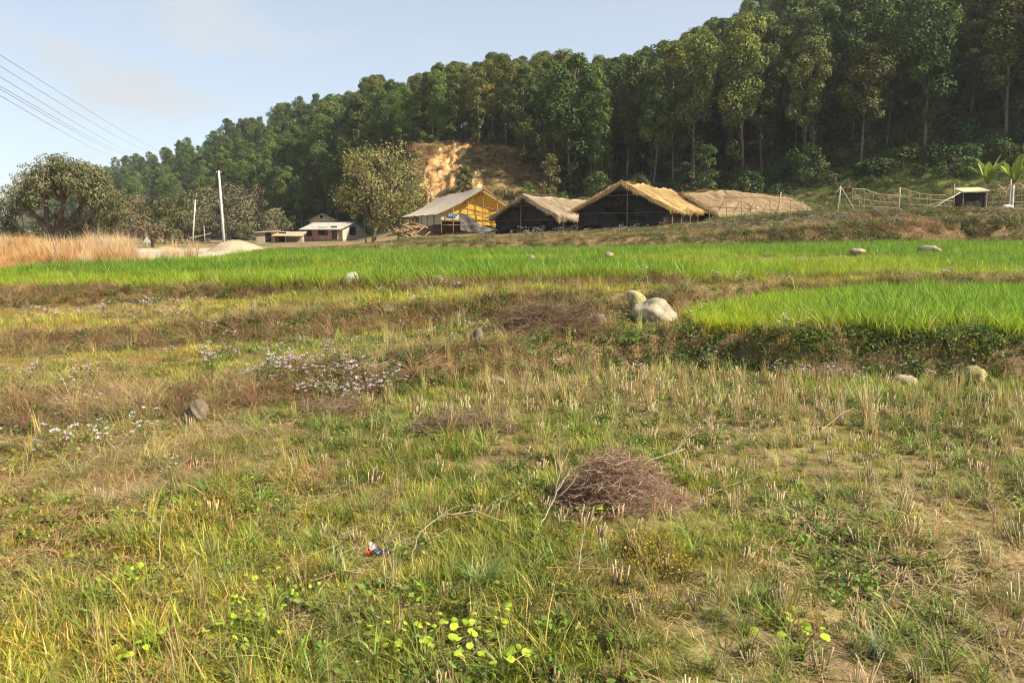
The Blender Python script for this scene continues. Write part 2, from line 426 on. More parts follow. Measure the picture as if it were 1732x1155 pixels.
# ---------------------------------------------------------------- mesh building
class MB:
    def __init__(self):
        self.V, self.Q, self.T, self.C, self.n = [], [], [], [], 0

    def add(self, V, Q=None, T=None, col=None):
        V = np.asarray(V, float).reshape(-1, 3)
        if Q is not None and len(Q): self.Q.append(np.asarray(Q, int) + self.n)
        if T is not None and len(T): self.T.append(np.asarray(T, int) + self.n)
        c = np.ones((len(V), 3)) * .5 if col is None else np.broadcast_to(np.asarray(col, float), (len(V), 3))
        self.V.append(V); self.C.append(c); self.n += len(V)

    def box(self, c, s, R=None, col=None):
        c = np.asarray(c, float); s = np.asarray(s, float) / 2
        V = np.array([[x, y, z] for x in (-1, 1) for y in (-1, 1) for z in (-1, 1)], float) * s
        if R is not None:
            V = V @ np.asarray(R).T
        self.add(V + c, [[0, 1, 3, 2], [4, 6, 7, 5], [0, 4, 5, 1], [2, 3, 7, 6], [0, 2, 6, 4], [1, 5, 7, 3]], col=col)

    def tube(self, pts, rad, n=6, col=None, cap=True):
        pts = np.asarray(pts, float); m = len(pts)
        rad = np.broadcast_to(np.asarray(rad, float), (m,))
        d = np.gradient(pts, axis=0)
        d /= np.linalg.norm(d, axis=1)[:, None] + 1e-9
        ref = np.array([0, 0, 1.]) if abs(d[0][2]) < .8 else np.array([1., 0, 0])
        a = np.cross(d, ref); a /= np.linalg.norm(a, axis=1)[:, None] + 1e-9
        b = np.cross(d, a)
        ang = np.arange(n) * 2 * pi / n
        V = pts[:, None, :] + rad[:, None, None] * (np.cos(ang)[None, :, None] * a[:, None, :] + np.sin(ang)[None, :, None] * b[:, None, :])
        i, j = np.meshgrid(np.arange(m - 1), np.arange(n), indexing='ij')
        j2 = (j + 1) % n
        Q = np.stack([i * n + j, i * n + j2, (i + 1) * n + j2, (i + 1) * n + j], -1).reshape(-1, 4)
        V = V.reshape(-1, 3)
        T = None
        if cap:
            V = np.vstack([V, pts[:1], pts[-1:]])
            k = np.arange(n); k2 = (k + 1) % n
            T = np.vstack([np.stack([np.full(n, m * n), k2, k], 1), np.stack([np.full(n, m * n + 1), (m - 1) * n + k, (m - 1) * n + k2], 1)])
        if col is not None and np.ndim(col) == 2:
            c = np.repeat(np.asarray(col, float), n, 0)
            if cap: c = np.vstack([c, c[:1], c[-1:]])
            col = c
        self.add(V, Q, T, col)

    def grid(self, P, col=None, flip=False):
        P = np.asarray(P, float); a, b = P.shape[:2]
        i, j = np.meshgrid(np.arange(a - 1), np.arange(b - 1), indexing='ij')
        Q = np.stack([i * b + j, (i + 1) * b + j, (i + 1) * b + j + 1, i * b + j + 1], -1).reshape(-1, 4)
        if flip: Q = Q[:, ::-1]
        if col is not None and np.ndim(col) == 3: col = np.asarray(col).reshape(-1, 3)
        self.add(P.reshape(-1, 3), Q, col=col)

    def blades(self, base, h, az, lean, w, c0, c1, segs=3, side=None, droop=0.35, shape=1.6):
        """n curved tapering strips at once; all arguments are arrays of length n or scalars"""
        base = np.asarray(base, float).reshape(-1, 3); n = len(base)
        f = lambda v: np.broadcast_to(np.asarray(v, float), (n,))
        h, az, lean, w = f(h), f(az), f(lean), f(w)
        s = np.linspace(0, 1, segs + 1)
        d = np.stack([np.cos(az), np.sin(az), 0 * az], 1)
        sa = az + pi / 2 if side is None else f(side)
        sd = np.stack([np.cos(sa), np.sin(sa), 0 * sa], 1)
        up = (s[None, :] - droop * lean[:, None] * s[None, :] ** 2)
        P = base[:, None, :] + d[:, None, :] * (lean[:, None] * s[None, :] ** 1.7 * h[:, None])[:, :, None]
        P = P + np.array([0, 0, 1.])[None, None, :] * (up * h[:, None])[:, :, None]
        ww = w[:, None] * np.maximum(1 - s[None, :] ** shape, .04) / 2
        L = P - sd[:, None, :] * ww[:, :, None]; R = P + sd[:, None, :] * ww[:, :, None]
        V = np.stack([L, R], 2).reshape(n, -1, 3)
        k = np.arange(segs)
        q = np.stack([2 * k, 2 * k + 1, 2 * k + 3, 2 * k + 2], 1)
        Q = (q[None] + (np.arange(n) * 2 * (segs + 1))[:, None, None]).reshape(-1, 4)
        c0 = np.broadcast_to(np.asarray(c0, float), (n, 3)); c1 = np.broadcast_to(np.asarray(c1, float), (n, 3))
        cc = c0[:, None, :] * (1 - s)[None, :, None] + c1[:, None, :] * s[None, :, None]
        cc = np.repeat(cc, 2, 1)
        self.add(V.reshape(-1, 3), Q, col=cc.reshape(-1, 3))

    def leaves(self, P, N, l, w, col, tang=None, fold=0.0, rng=RNG):
        """n diamond leaves centred on P, normal N"""
        P = np.asarray(P, float); n = len(P)
        N = N / (np.linalg.norm(N, axis=1)[:, None] + 1e-9)
        t = rng.normal(size=(n, 3)) if tang is None else tang
        t = t - (t * N).sum(1)[:, None] * N; t /= np.linalg.norm(t, axis=1)[:, None] + 1e-9
        b = np.cross(N, t)
        l = np.broadcast_to(np.asarray(l, float), (n,))[:, None] / 2; w = np.broadcast_to(np.asarray(w, float), (n,))[:, None] / 2
        V = np.stack([P - t * l, P + b * w + t * l * .1 - N * fold * w, P + t * l, P - b * w + t * l * .1 - N * fold * w], 1).reshape(-1, 3)
        Q = np.arange(4 * n).reshape(n, 4)
        c = np.repeat(np.broadcast_to(np.asarray(col, float), (n, 3)), 4, 0)
        self.add(V, Q, col=c)

    def mesh(self, name, mats, origin=None, smooth=True, midx=None):
        me = bpy.data.meshes.new(name)
        V = np.vstack(self.V)
        if origin is not None: V = V - np.asarray(origin, float)
        nq = sum(len(q) for q in self.Q); nt = sum(len(t) for t in self.T)
        loops = np.concatenate([np.vstack(self.Q).ravel() if nq else np.zeros(0, int), np.vstack(self.T).ravel() if nt else np.zeros(0, int)])
        tot = np.concatenate([np.full(nq, 4), np.full(nt, 3)]).astype(np.int32)
        start = np.concatenate([[0], np.cumsum(tot)[:-1]]).astype(np.int32)
        me.vertices.add(len(V)); me.vertices.foreach_set('co', V.astype(np.float32).ravel())
        me.loops.add(len(loops)); me.loops.foreach_set('vertex_index', loops.astype(np.int32))
        me.polygons.add(len(tot)); me.polygons.foreach_set('loop_start', start); me.polygons.foreach_set('loop_total', tot)
        me.polygons.foreach_set('use_smooth', np.full(len(tot), bool(smooth)))
        if midx is not None: me.polygons.foreach_set('material_index', np.asarray(midx, np.int32))
        me.update(calc_edges=True)
        a = me.attributes.new('col', 'FLOAT_COLOR', 'POINT')
        C = np.ones((len(V), 4), np.float32); C[:, :3] = np.vstack(self.C)
        a.data.foreach_set('color', C.ravel())
        for m in (mats if isinstance(mats, (list, tuple)) else [mats]):
            me.materials.append(m)
        return me


def tag(o, label=None, cat=None, group=None, kind=None):
    if label: o['label'] = label
    if cat: o['category'] = cat
    if group: o['group'] = group
    if kind: o['kind'] = kind
    return o


def link(o, parent=None):
    COL.objects.link(o)
    if parent is not None: o.parent = parent
    return o


def thing(name, loc, label, cat, group=None):
    o = bpy.data.objects.new(name, None)
    o.empty_display_size = .2
    o.location = loc
    return tag(link(o), label, cat, group)


def part(name, mb, mat, root, smooth=False, parent=None, kind=None):
    """mesh built in world coordinates, parented to its thing (and to a part of it)"""
    org = Vector(root.location)
    o = bpy.data.objects.new(name, mb.mesh(name, mat, origin=org, smooth=smooth))
    link(o, parent or root)
    if kind: o['kind'] = kind
    return o


def single(name, mb, mat, loc, label=None, cat=None, group=None, kind=None, smooth=True):
    o = bpy.data.objects.new(name, mb.mesh(name, mat, origin=loc, smooth=smooth))
    o.location = loc
    return tag(link(o), label, cat, group, kind)


# ---------------------------------------------------------------- instanced ground cover
def proto(name, mb, mat):
    return bpy.data.objects.new(name, mb.mesh(name, mat, smooth=True))


def make_scatter_group(coll):
    ng = bpy.data.node_groups.new('scatter_' + coll.name, 'GeometryNodeTree')
    ng.interface.new_socket('Geometry', in_out='INPUT', socket_type='NodeSocketGeometry')
    ng.interface.new_socket('Geometry', in_out='OUTPUT', socket_type='NodeSocketGeometry')
    n, l = ng.nodes, ng.links
    gi = n.new('NodeGroupInput'); go = n.new('NodeGroupOutput')
    ci = n.new('GeometryNodeCollectionInfo')
    ci.inputs['Collection'].default_value = coll
    ci.inputs['Separate Children'].default_value = True
    ci.inputs['Reset Children'].default_value = True
    ip = n.new('GeometryNodeInstanceOnPoints')
    ip.inputs['Pick Instance'].default_value = True

    def na(nm, t):
        x = n.new('GeometryNodeInputNamedAttribute'); x.data_type = t; x.inputs['Name'].default_value = nm
        return x.outputs['Attribute']
    er = n.new('FunctionNodeEulerToRotation')
    l.new(na('rot', 'FLOAT_VECTOR'), er.inputs[0])
    l.new(gi.outputs[0], ip.inputs['Points'])
    l.new(ci.outputs[0], ip.inputs['Instance'])
    l.new(na('idx', 'INT'), ip.inputs['Instance Index'])
    l.new(er.outputs[0], ip.inputs['Rotation'])
    l.new(na('scl', 'FLOAT_VECTOR'), ip.inputs['Scale'])
    l.new(ip.outputs[0], go.inputs[0])
    return ng


def scatter(name, label, cat, protos, P, scl, tint, idx=None, tilt=0.12, rotz=None):
    n = len(P)
    coll = bpy.data.collections.new('kinds_of_' + name)
    for i, p in enumerate(protos):
        p.name = '%s_%02d' % (name, i)
        coll.objects.link(p)
    me = bpy.data.meshes.new(name)
    me.vertices.add(n); me.vertices.foreach_set('co', np.asarray(P, np.float32).ravel())
    rot = np.zeros((n, 3), np.float32)
    rot[:, 2] = RNG.uniform(0, 2 * pi, n) if rotz is None else rotz
    rot[:, 0] = RNG.normal(0, tilt, n); rot[:, 1] = RNG.normal(0, tilt, n)
    s = np.asarray(scl, np.float32)
    if s.ndim == 1: s = np.repeat(s[:, None], 3, 1)
    if idx is None: idx = RNG.integers(0, len(protos), n)
    t = np.ones((n, 4), np.float32); t[:, :3] = tint
    for nm, ty, arr, key in (('rot', 'FLOAT_VECTOR', rot, 'vector'), ('scl', 'FLOAT_VECTOR', s, 'vector'), ('idx', 'INT', np.asarray(idx, np.int32), 'value'), ('tint', 'FLOAT_COLOR', t, 'color')):
        a = me.attributes.new(nm, ty, 'POINT')
        a.data.foreach_set(key, arr.ravel())
    me.materials.append(protos[0].data.materials[0])
    o = bpy.data.objects.new(name, me)
    link(o)
    tag(o, label, cat, kind='stuff')
    md = o.modifiers.new('scatter', 'NODES')
    md.node_group = make_scatter_group(coll)
    return o


def rand_points(n, d0, d1, tmin=-.80, tmax=.80, power=1.0, side=3.2):
    """points of the land in front of the camera, between depths d0 and d1, running on a few metres beyond both edges of
    the view; power 1 = even, below 1 = denser near. n counts the points inside the view"""
    lo = side if tmin <= -.7 else 0; hi = side if tmax >= .7 else 0
    g = np.linspace(d0, d1, 2000)
    w0 = g ** power * (tmax - tmin); w = w0 + g ** (power - 1) * (lo + hi)
    n = int(n * w.sum() / w0.sum())
    c = np.cumsum(w); c /= c[-1]
    d = np.interp(RNG.uniform(0, 1, n), c, g)
    X = RNG.uniform(0, 1, n) * ((tmax - tmin) * d + lo + hi) + tmin * d - lo
    return X, d


def tints(n, c=(1, 1, 1), v=.18, h=.08):
    b = RNG.normal(1, v, (n, 1)).clip(.5, 1.6)
    return np.asarray(c)[None, :] * b * RNG.normal(1, h, (n, 3)).clip(.75, 1.3) if np.ndim(c) == 1 else np.asarray(c) * b * RNG.normal(1, h, (n, 3)).clip(.75, 1.3)


def lerp(a, b, m):
    m = np.asarray(m)[:, None]
    return np.asarray(a) * (1 - m) + np.asarray(b) * m
#==SETTING==

# ================================================================ THE LAND
def px_of(t):
    return t * F * cos(PITCH) / .99 + 866.0


def ground_colour(X, Y):
    q, t, dk = node_depths(X, Y)
    px = px_of(t)
    n1 = fbm(X * .8, Y * .8, 21); n2 = fbm(X * 2.6, Y * 2.6, 22); n3 = fbm(X * .25, Y * .25, 23)
    soil = np.array([.19, .135, .075]); moss = np.array([.12, .12, .04]); straw = np.array([.33, .25, .12]); brown = np.array([.165, .115, .06])
    c = lerp(soil, moss, sstep(.38, .60, n1 * .6 + n2 * .4))
    c = lerp(c, straw, sstep(.50, .68, n2) * .55)
    # dry left side
    c = lerp(c, straw * .85, sstep(650, 250, px) * .55 * sstep(.35, .6, n3 * .5 + n2 * .5) * (q < 12))
    bank = np.zeros_like(q)
    for a, b in ((K_AF, K_AT), (K_BF, K_BT), (K_CF, K_CT), (K_DF, K_DT), (K_EF, K_ET)):
        bank = np.maximum(bank, sstep(-.25, .1, q - dk[a]) * sstep(.3, -.05, q - dk[b]))
    c = lerp(c, brown * (.7 + .6 * n2[:, None]), bank * .85)
    # wheat ground
    wheat = sstep(.1, .4, q - dk[K_CT]) * sstep(.2, -.4, q - dk[K_DF])
    c = lerp(c, np.array([.12, .12, .04]), wheat * .7)
    yard = sstep(0, 4, q - dk[K_DT])
    c = lerp(c, lerp(np.array([.26, .18, .10]), np.array([.12, .12, .05]), sstep(.4, .6, n1)), yard * .9)
    # gravel lane and heaps on the left
    lane = sstep(200, 235, px) * sstep(470, 425, px) * sstep(30, 36, q) * sstep(75, 60, q)
    c = lerp(c, np.array([.44, .39, .31]), lane)
    # hill
    hill = sstep(-6, 6, q - dk[K_HF])
    hc = lerp(np.array([.10, .066, .036]), np.array([.05, .062, .022]), sstep(.42, .58, n3))
    grass_r = sstep(1250, 1420, px) * sstep(8, -2, q - dk[K_SL])
    hc = lerp(hc, np.array([.075, .11, .028]), grass_r * .9)
    dry = sstep(690, 760, px) * sstep(960, 880, px) * sstep(112, 100, q)
    hc = lerp(hc, lerp(np.array([.30, .20, .09]), np.array([.12, .10, .04]), sstep(.36, .56, n1)), dry * (.45 + .55 * sstep(97, 92, q)))
    c = lerp(c, hc, hill)
    c = lerp(c, np.array([.075, .11, .028]), sstep(1300, 1450, px) * sstep(48, 58, q) * (1 - hill) * .7)
    return c.clip(.01, 1)


def polar_sheet(name, th, r, mat, drop=None):
    TH, RR = np.meshgrid(th, r, indexing='xy')
    X = RR * np.sin(TH); Y = RR * np.cos(TH)
    Z = terrain(X.ravel(), Y.ravel()).reshape(X.shape)
    if drop is not None: Z = Z - drop[:, None]
    C = ground_colour(X.ravel(), Y.ravel())
    mb = MB()
    mb.grid(np.stack([X, Y, Z], -1), col=C, flip=True)
    o = single(name, mb, mat, (0, 0, 0), kind='structure')
    return o


th_f = np.concatenate([np.linspace(-pi, -.75, 46)[:-1], np.linspace(-.75, .75, 480), np.linspace(.75, pi, 46)[1:]])
r_f = np.concatenate([[.05], np.geomspace(.5, 62, 470)])
polar_sheet('ground', th_f, r_f, M['ground'])
th_h = np.concatenate([np.linspace(-pi, -.75, 40)[:-1], np.linspace(-.75, .95, 330), np.linspace(.95, pi, 40)[1:]])
r_h = np.concatenate([np.geomspace(61, 330, 150), np.geomspace(336, 700, 30), np.array([780, 900])])
polar_sheet('hill', th_h, r_h, M['ground'], drop=np.where(r_h < 63, .12, 0.02))

# the slip: a bare steep face of orange earth standing a little proud of the hill
def earth_scar():
    nu, nv = 90, 60
    px = np.linspace(690, 905, nu); dd = np.linspace(90.5, 106.5, nv)
    PX, DD = np.meshgrid(px, dd, indexing='ij')
    T = t_of(PX)
    X = T * DD; Y = DD
    Z = terrain(X.ravel(), Y.ravel()).reshape(X.shape)
    n = fbm(X * .5, Y * .5, 41); n2 = fbm(X * 1.7, Z * 1.2, 42)
    rel = (Z - Z.min()) / (Z.max() - Z.min())
    # outline: tall on the left of the slip, tailing off down to the right
    def inside(lo, hi, e): return sstep(-e, e, rel - lo) * sstep(-e, e, hi - rel)
    wob = (n - .5) * 26
    lo = np.interp(PX + wob, [700, 722, 745, 775, 800], [.45, .16, .22, .55, .95])
    hi = np.interp(PX + wob, [700, 722, 745, 775, 798, 802], [.30, .58, .88, 1.02, 1.0, .8])
    m = inside(lo, hi, .07)
    m = np.maximum(m, inside(.22, .60, .08) * sstep(792, 800, PX + wob) * sstep(824, 812, PX + wob))
    m = np.maximum(m, inside(.02, .24, .07) * sstep(770, 790, PX + wob) * sstep(905, 860, PX + wob) * sstep(.45, .55, fbm(X * .4, Z * .6, 47)))
    m = m * sstep(.24, .34, fbm(X * .45 + 3, Z * .5, 44))
    gully = np.abs(vnoise(X * .55 + Z * .35, Z * .22, 43) - .5) * 1.2
    off = m * .9 - .5 + (n2 - .5) * 1.2 * m - gully * .5 * m + (vnoise(X * 3, Z * 3, 46) - .5) * .35 * m
    Yn = Y - off * .8
    Zn = Z + off * .35
    keep = m > .08
    mb = MB()
    P = np.stack([X, Yn, Zn], -1)
    mb.grid(P, flip=False)
    Q = mb.Q[0]
    kq = keep.reshape(-1)[Q].any(1)
    mb.Q = [Q[kq]]
    o = single('earth_slip', mb, M['scar'], (0, 0, 0), kind='structure')
    return o


earth_scar()

# ================================================================ GROUND COVER
def U(a, b, n): return RNG.uniform(a, b, n)


def disc(n, r):
    a = U(0, 2 * pi, n); q = np.sqrt(U(0, 1, n)) * r
    return np.stack([q * np.cos(a), q * np.sin(a), 0 * a], 1)


def vary(c, n, v=.2, h=.1):
    return np.asarray(c)[None] * RNG.normal(1, v, (n, 1)).clip(.5, 1.6) * RNG.normal(1, h, (n, 3)).clip(.7, 1.3)


def grass_proto(n=18, r=.045, h=(.05, .11), w=(.003, .005), lean=(.2, 1.1), c0=(.16, .165, .045), c1=(.24, .31, .05), dead=.15, mat='plant', segs=3, name='g'):
    mb = MB()
    k = n
    a = U(0, 2 * pi, k)
    C0 = vary(c0, k); C1 = vary(c1, k)
    dd = RNG.uniform(size=k) < dead
    C0[dd] = vary((.40, .31, .16), int(dd.sum())); C1[dd] = vary((.48, .38, .20), int(dd.sum()))
    mb.blades(disc(k, r), U(*h, k), a, U(*lean, k), U(*w, k), C0, C1, segs=segs)
    return proto(name, mb, M[mat])


def litter_proto(n=16, r=.12, l=(.08, .26), w=(.002, .004), c=(.40, .31, .17), zmax=.03):
    mb = MB()
    a = U(0, 2 * pi, n); L = U(*l, n)
    B = disc(n, r); B[:, 2] = U(.004, zmax, n)
    d = np.stack([np.cos(a), np.sin(a), RNG.normal(0, .12, n)], 1)
    s = np.stack([-np.sin(a), np.cos(a), 0 * a], 1) * U(*w, n)[:, None] / 2
    bend = s * RNG.normal(0, 7, (n, 1)) + np.array([0, 0, 1]) * U(0, .02, n)[:, None]
    p0 = B - d * L[:, None] / 2; p1 = B + bend; p2 = B + d * L[:, None] / 2
    V = np.stack([p0 - s, p0 + s, p1 - s, p1 + s, p2 - s, p2 + s], 1).reshape(-1, 3)
    q = np.array([[0, 1, 3, 2], [2, 3, 5, 4]])
    Q = (q[None] + (np.arange(n) * 6)[:, None, None]).reshape(-1, 4)
    mb.add(V, Q, col=np.repeat(vary(c, n, .25, .03), 6, 0))
    return proto('l', mb, M['straw'])


def herb_proto(n=34, r=.08, h=.12, leaf=(.014, .028), c=(.10, .17, .035), stem=(.14, .12, .05), upright=False, stems=5):
    mb = MB()
    for i in range(stems):
        b = disc(1, r * .5)[0]; e = disc(1, r)[0] + np.array([0, 0, h * random.uniform(.6, 1.1)])
        mb.tube([b, (b + e) / 2 + np.array([0, 0, h * .15]), e], [.0022, .0018, .001], 3, vary(stem, 1)[0], cap=False)
    P = disc(n, r); P[:, 2] = U(.1, 1, n) ** .8 * h * (1 - .5 * (np.hypot(P[:, 0], P[:, 1]) / r) ** 2)
    N = RNG.normal(0, .55, (n, 3)); N[:, 2] += 1
    N[:, :2] += P[:, :2] / r * .6
    L = U(*leaf, n)
    mb.leaves(P, N, L, L * U(.5, .75, n), vary(c, n, .25, .12), fold=.25)
    return proto('h', mb, M['plant'])


def drygrass_proto(n=40, r=.07, h=(.15, .35), w=.0035, c0=(.26, .17, .085), c1=(.42, .30, .16), lean=(.5, 1.6), segs=4):
    mb = MB()
    mb.blades(disc(n, r), U(*h, n), U(0, 2 * pi, n), U(*lean, n), w, vary(c0, n), vary(c1, n), segs=segs, droop=.42)
    return proto('d', mb, M['straw'])


def wheat_proto(n=16, r=.09, h=(.18, .36), w=(.008, .014)):
    mb = MB()
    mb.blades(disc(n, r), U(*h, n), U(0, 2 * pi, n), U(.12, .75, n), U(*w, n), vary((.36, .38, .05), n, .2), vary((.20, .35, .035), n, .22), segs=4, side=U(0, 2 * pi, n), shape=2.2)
    k = 5
    mb.blades(disc(k, r), U(.10, .18, k), U(0, 2 * pi, k), U(.6, 1.4, k), .006, vary((.46, .38, .12), k), vary((.50, .44, .14), k), segs=3)
    return proto('w', mb, M['wheat'])


def stubble_mesh(n=8, r=.028, h=(.05, .12), w=.006, c0=(.27, .21, .12), c1=(.46, .37, .22)):
    mb = MB()
    for i in range(n):
        b = disc(1, r)[0]; e = b * 1.35 + np.array([random.gauss(0, .012), random.gauss(0, .012), random.uniform(*h)])
        cc = vary(c1, 1, .18, .03)[0]
        mb.tube([b - np.array([0, 0, .02]), e], [w / 2, w / 2 * random.uniform(.8, 1.3)], 4, np.array([np.array(c0) * .8, cc]), cap=True)
    k = 5
    mb.blades(disc(k, r), U(.03, .09, k), U(0, 2 * pi, k), U(.6, 1.8, k), .005, vary(c0, k), vary(c1, k), segs=3)
    return mb


def ageratum_proto(h=.28, heads=5, brown=False):
    mb = MB()
    cst = (.17, .10, .06) if brown else (.13, .14, .05)
    clf = (.22, .15, .07) if brown else (.10, .16, .04)
    for i in range(heads):
        b = disc(1, .03)[0]; e = disc(1, .11)[0] + np.array([0, 0, h * random.uniform(.65, 1.08)])
        m = (b + e) / 2 + disc(1, .02)[0]
        mb.tube([b, m, e], [.0026, .002, .0015], 3, cst, cap=False)
        k = 7
        f = U(.15, .9, k)[:, None]
        P = b * (1 - f) + e * f + RNG.normal(0, .018, (k, 3))
        N = RNG.normal(0, .5, (k, 3)); N[:, 2] += 1
        L = U(.018, .038, k)
        mb.leaves(P, N, L, L * .65, vary(clf, k, .25), fold=.2)
        # fluffy flat-topped cluster of small heads
        k = 16
        P = e + disc(k, .017) + np.array([0, 0, 1]) * U(-.002, .008, k)[:, None]
        N = RNG.normal(0, .5, (k, 3)); N[:, 2] += .8
        mb.leaves(P, N, U(.009, .014, k), U(.008, .012, k), vary((.62, .57, .66), k, .1, .03))
    return proto('a', mb, M['flower'])


def yellow_proto():
    mb = MB()
    for i in range(9):
        b = disc(1, .03)[0]; e = disc(1, .09)[0] + np.array([0, 0, random.uniform(.06, .14)])
        mb.tube([b, e], [.0018, .001], 3, (.2, .17, .06), cap=False)
        P = e + RNG.normal(0, .008, (2, 3)); N = RNG.normal(0, .5, (2, 3)); N[:, 2] += 1
        mb.leaves(P, N, .0075, .007, vary((.55, .34, .03), 2, .12, .05))
    k = 16
    P = disc(k, .08); P[:, 2] = U(.015, .07, k); N = RNG.normal(0, .5, (k, 3)); N[:, 2] += 1
    L = U(.012, .022, k)
    mb.leaves(P, N, L, L * .5, vary((.15, .15, .045), k))
    return proto('y', mb, M['flower'])


def masks(X, Y):
    q, t, dk = node_depths(X, Y)
    px = px_of(t)
    return q, px, dk


def place(X, Y, keep=None, sink=.004):
    if keep is not None: X, Y = X[keep], Y[keep]
    return np.stack([X, Y, terrain(X, Y) - sink], 1)


def bankness(q, dk, which=((K_AF, K_AT), (K_BF, K_BT), (K_CF, K_CT)), lo=.15, hi=.15):
    b = np.zeros_like(q)
    for a, c in which:
        b = np.maximum(b, sstep(-lo, .08, q - dk[a]) * sstep(hi, -.05, q - dk[c]))
    return b


RU = lambda n: RNG.uniform(size=n)


def bare_mask(X, Y):
    """0 where the soil is bare"""
    n = fbm(X * 1.1 + 7, Y * 1.1, 61) * .6 + fbm(X * 3.5, Y * 3.5, 62) * .4
    b = sstep(.30, .42, n)
    q, px, dk = masks(X, Y)
    worn = sstep(3.5, 2.8, q) * sstep(-.2, .3, X / np.maximum(q, .1) + .25 * (vnoise(X * 2, Y * 2, 63) - .5))
    b = b * (1 - worn * .6 * sstep(.58, .42, n))
    return b


# ---- short grass of the stubble field and the lower terraces
def cover_grass():
    n = 74000
    X, Y = rand_points(n, 1.6, 17, power=.35)
    n = len(X)
    q, px, dk = masks(X, Y)
    bk = bankness(q, dk)
    wheat = ((px > 1180) & (q > dk[K_AT] + .1) & (q < dk[K_BF])) | (q > dk[K_CT] + .3)
    p = bare_mask(X, Y) * (1 - .75 * bk) * (~wheat)
    n2 = fbm(X * .55, Y * .55, 31) * .6 + fbm(X * 2.2, Y * 2.2, 32) * .4
    keep = RU(n) < p * (.42 + .58 * sstep(.38, .53, n2))
    X, Y, q, px, n2, bk = X[keep], Y[keep], q[keep], px[keep], n2[keep], bk[keep]
    P = place(X, Y)
    k = len(X)
    green = np.array([1.25, 1.18, .75]); yell = np.array([1.85, 1.38, .85]); lush = np.array([1.08, 1.22, .75])
    n3 = fbm(X * .35 + 4, Y * .35, 33)
    dry = np.clip(sstep(640, 200, px) * .55 + sstep(.52, .66, n3) * .35 + sstep(8.2, 9.5, q) * .5 + bk * .6, 0, 1)
    dry = dry * (.3 + .7 * RU(k))
    deep = sstep(.50, .36, fbm(X * .9 + 11, Y * .9, 34)) * (1 - dry)
    tn = tints(k, lerp(lerp(green, lush, sstep(.5, .65, n2)), yell, dry) * (1 - .42 * deep)[:, None], .24, .08)
    s = U(.55, 1.15, k) * (.62 + .75 * sstep(.45, .68, n2)) * (1 + .35 * sstep(5, 11, q))
    s3 = np.stack([s * 1.15, s * 1.15, s], 1)
    pr = [grass_proto(20, .05), grass_proto(22, .06, (.04, .08), lean=(.6, 1.6)), grass_proto(16, .04, (.07, .15), lean=(.15, .8)),
          grass_proto(20, .05, (.05, .10), c1=(.28, .31, .06), dead=.35), grass_proto(26, .06, (.03, .06), (.003, .0045), lean=(.5, 1.5), c1=(.19, .27, .045)),
          grass_proto(14, .03, (.10, .20), (.003, .0055), lean=(.3, 1.2))]
    w = np.array([.24, .26, .08, .18, .22, .02])
    idx = RNG.choice(6, k, p=w)
    scatter('meadow_grass', 'short green and yellowing grass covering the stubble field and lower terraces', 'grass', pr, P, s3, tn, idx)


def cover_litter():
    n = 16000
    X, Y = rand_points(n, 1.6, 14, power=.35)
    n = len(X)
    q, px, dk = masks(X, Y)
    wheat = ((px > 1180) & (q > dk[K_AT] + .1) & (q < dk[K_BF])) | (q > dk[K_CT])
    n2 = fbm(X * .9, Y * .9, 71)
    keep = (RU(n) < .10 + .75 * np.clip(.55 * sstep(.50, .64, n2) + .8 * sstep(600, 150, px), 0, 1)) & ~wheat
    X, Y, px = X[keep], Y[keep], px[keep]
    k = len(X)
    tn = tints(k, lerp(np.array([.95, .95, .95]), np.array([1.02, .82, .66]), sstep(500, 200, px) * RU(k)), .2, .05)
    pr = [litter_proto(), litter_proto(20, .10, (.05, .16)), litter_proto(12, .16, (.15, .34)), litter_proto(22, .08, (.03, .1), c=(.38, .27, .16))]
    scatter('straw_litter', 'pale straw lying matted between the grass of the near field', 'straw', pr, place(X, Y, sink=0), U(.7, 1.3, k), tn, tilt=.06)


def cover_weeds():
    n = 17000
    X, Y = rand_points(n, 1.6, 12.5, power=.35)
    n = len(X)
    q, px, dk = masks(X, Y)
    wheat = ((px > 1180) & (q > dk[K_AT] + .1) & (q < dk[K_BF])) | (q > dk[K_CT])
    n2 = fbm(X * 1.2 + 9, Y * 1.2, 81)
    bk = bankness(q, dk)
    keep = (RU(n) < sstep(.40, .56, n2) * (1 - .5 * bk)) & ~wheat
    X, Y, px, n2 = X[keep], Y[keep], px[keep], n2[keep]
    k = len(X)
    tn = tints(k, lerp(np.array([1.0, 1.0, 1.0]), np.array([1.35, 1.05, .9]), sstep(550, 200, px)), .22, .08)
    pr = [herb_proto(30, .07, .05, (.010, .022), c=(.16, .23, .045)), herb_proto(40, .09, .04, (.008, .016), c=(.19, .25, .05)), herb_proto(24, .06, .08, (.014, .030), c=(.15, .23, .04)), herb_proto(30, .07, .06, (.008, .018), c=(.24, .23, .07))]
    scatter('ground_weeds', 'low small-leaved weeds creeping between the grass of the near field', 'weeds', pr, place(X, Y), U(.7, 1.4, k), tn)


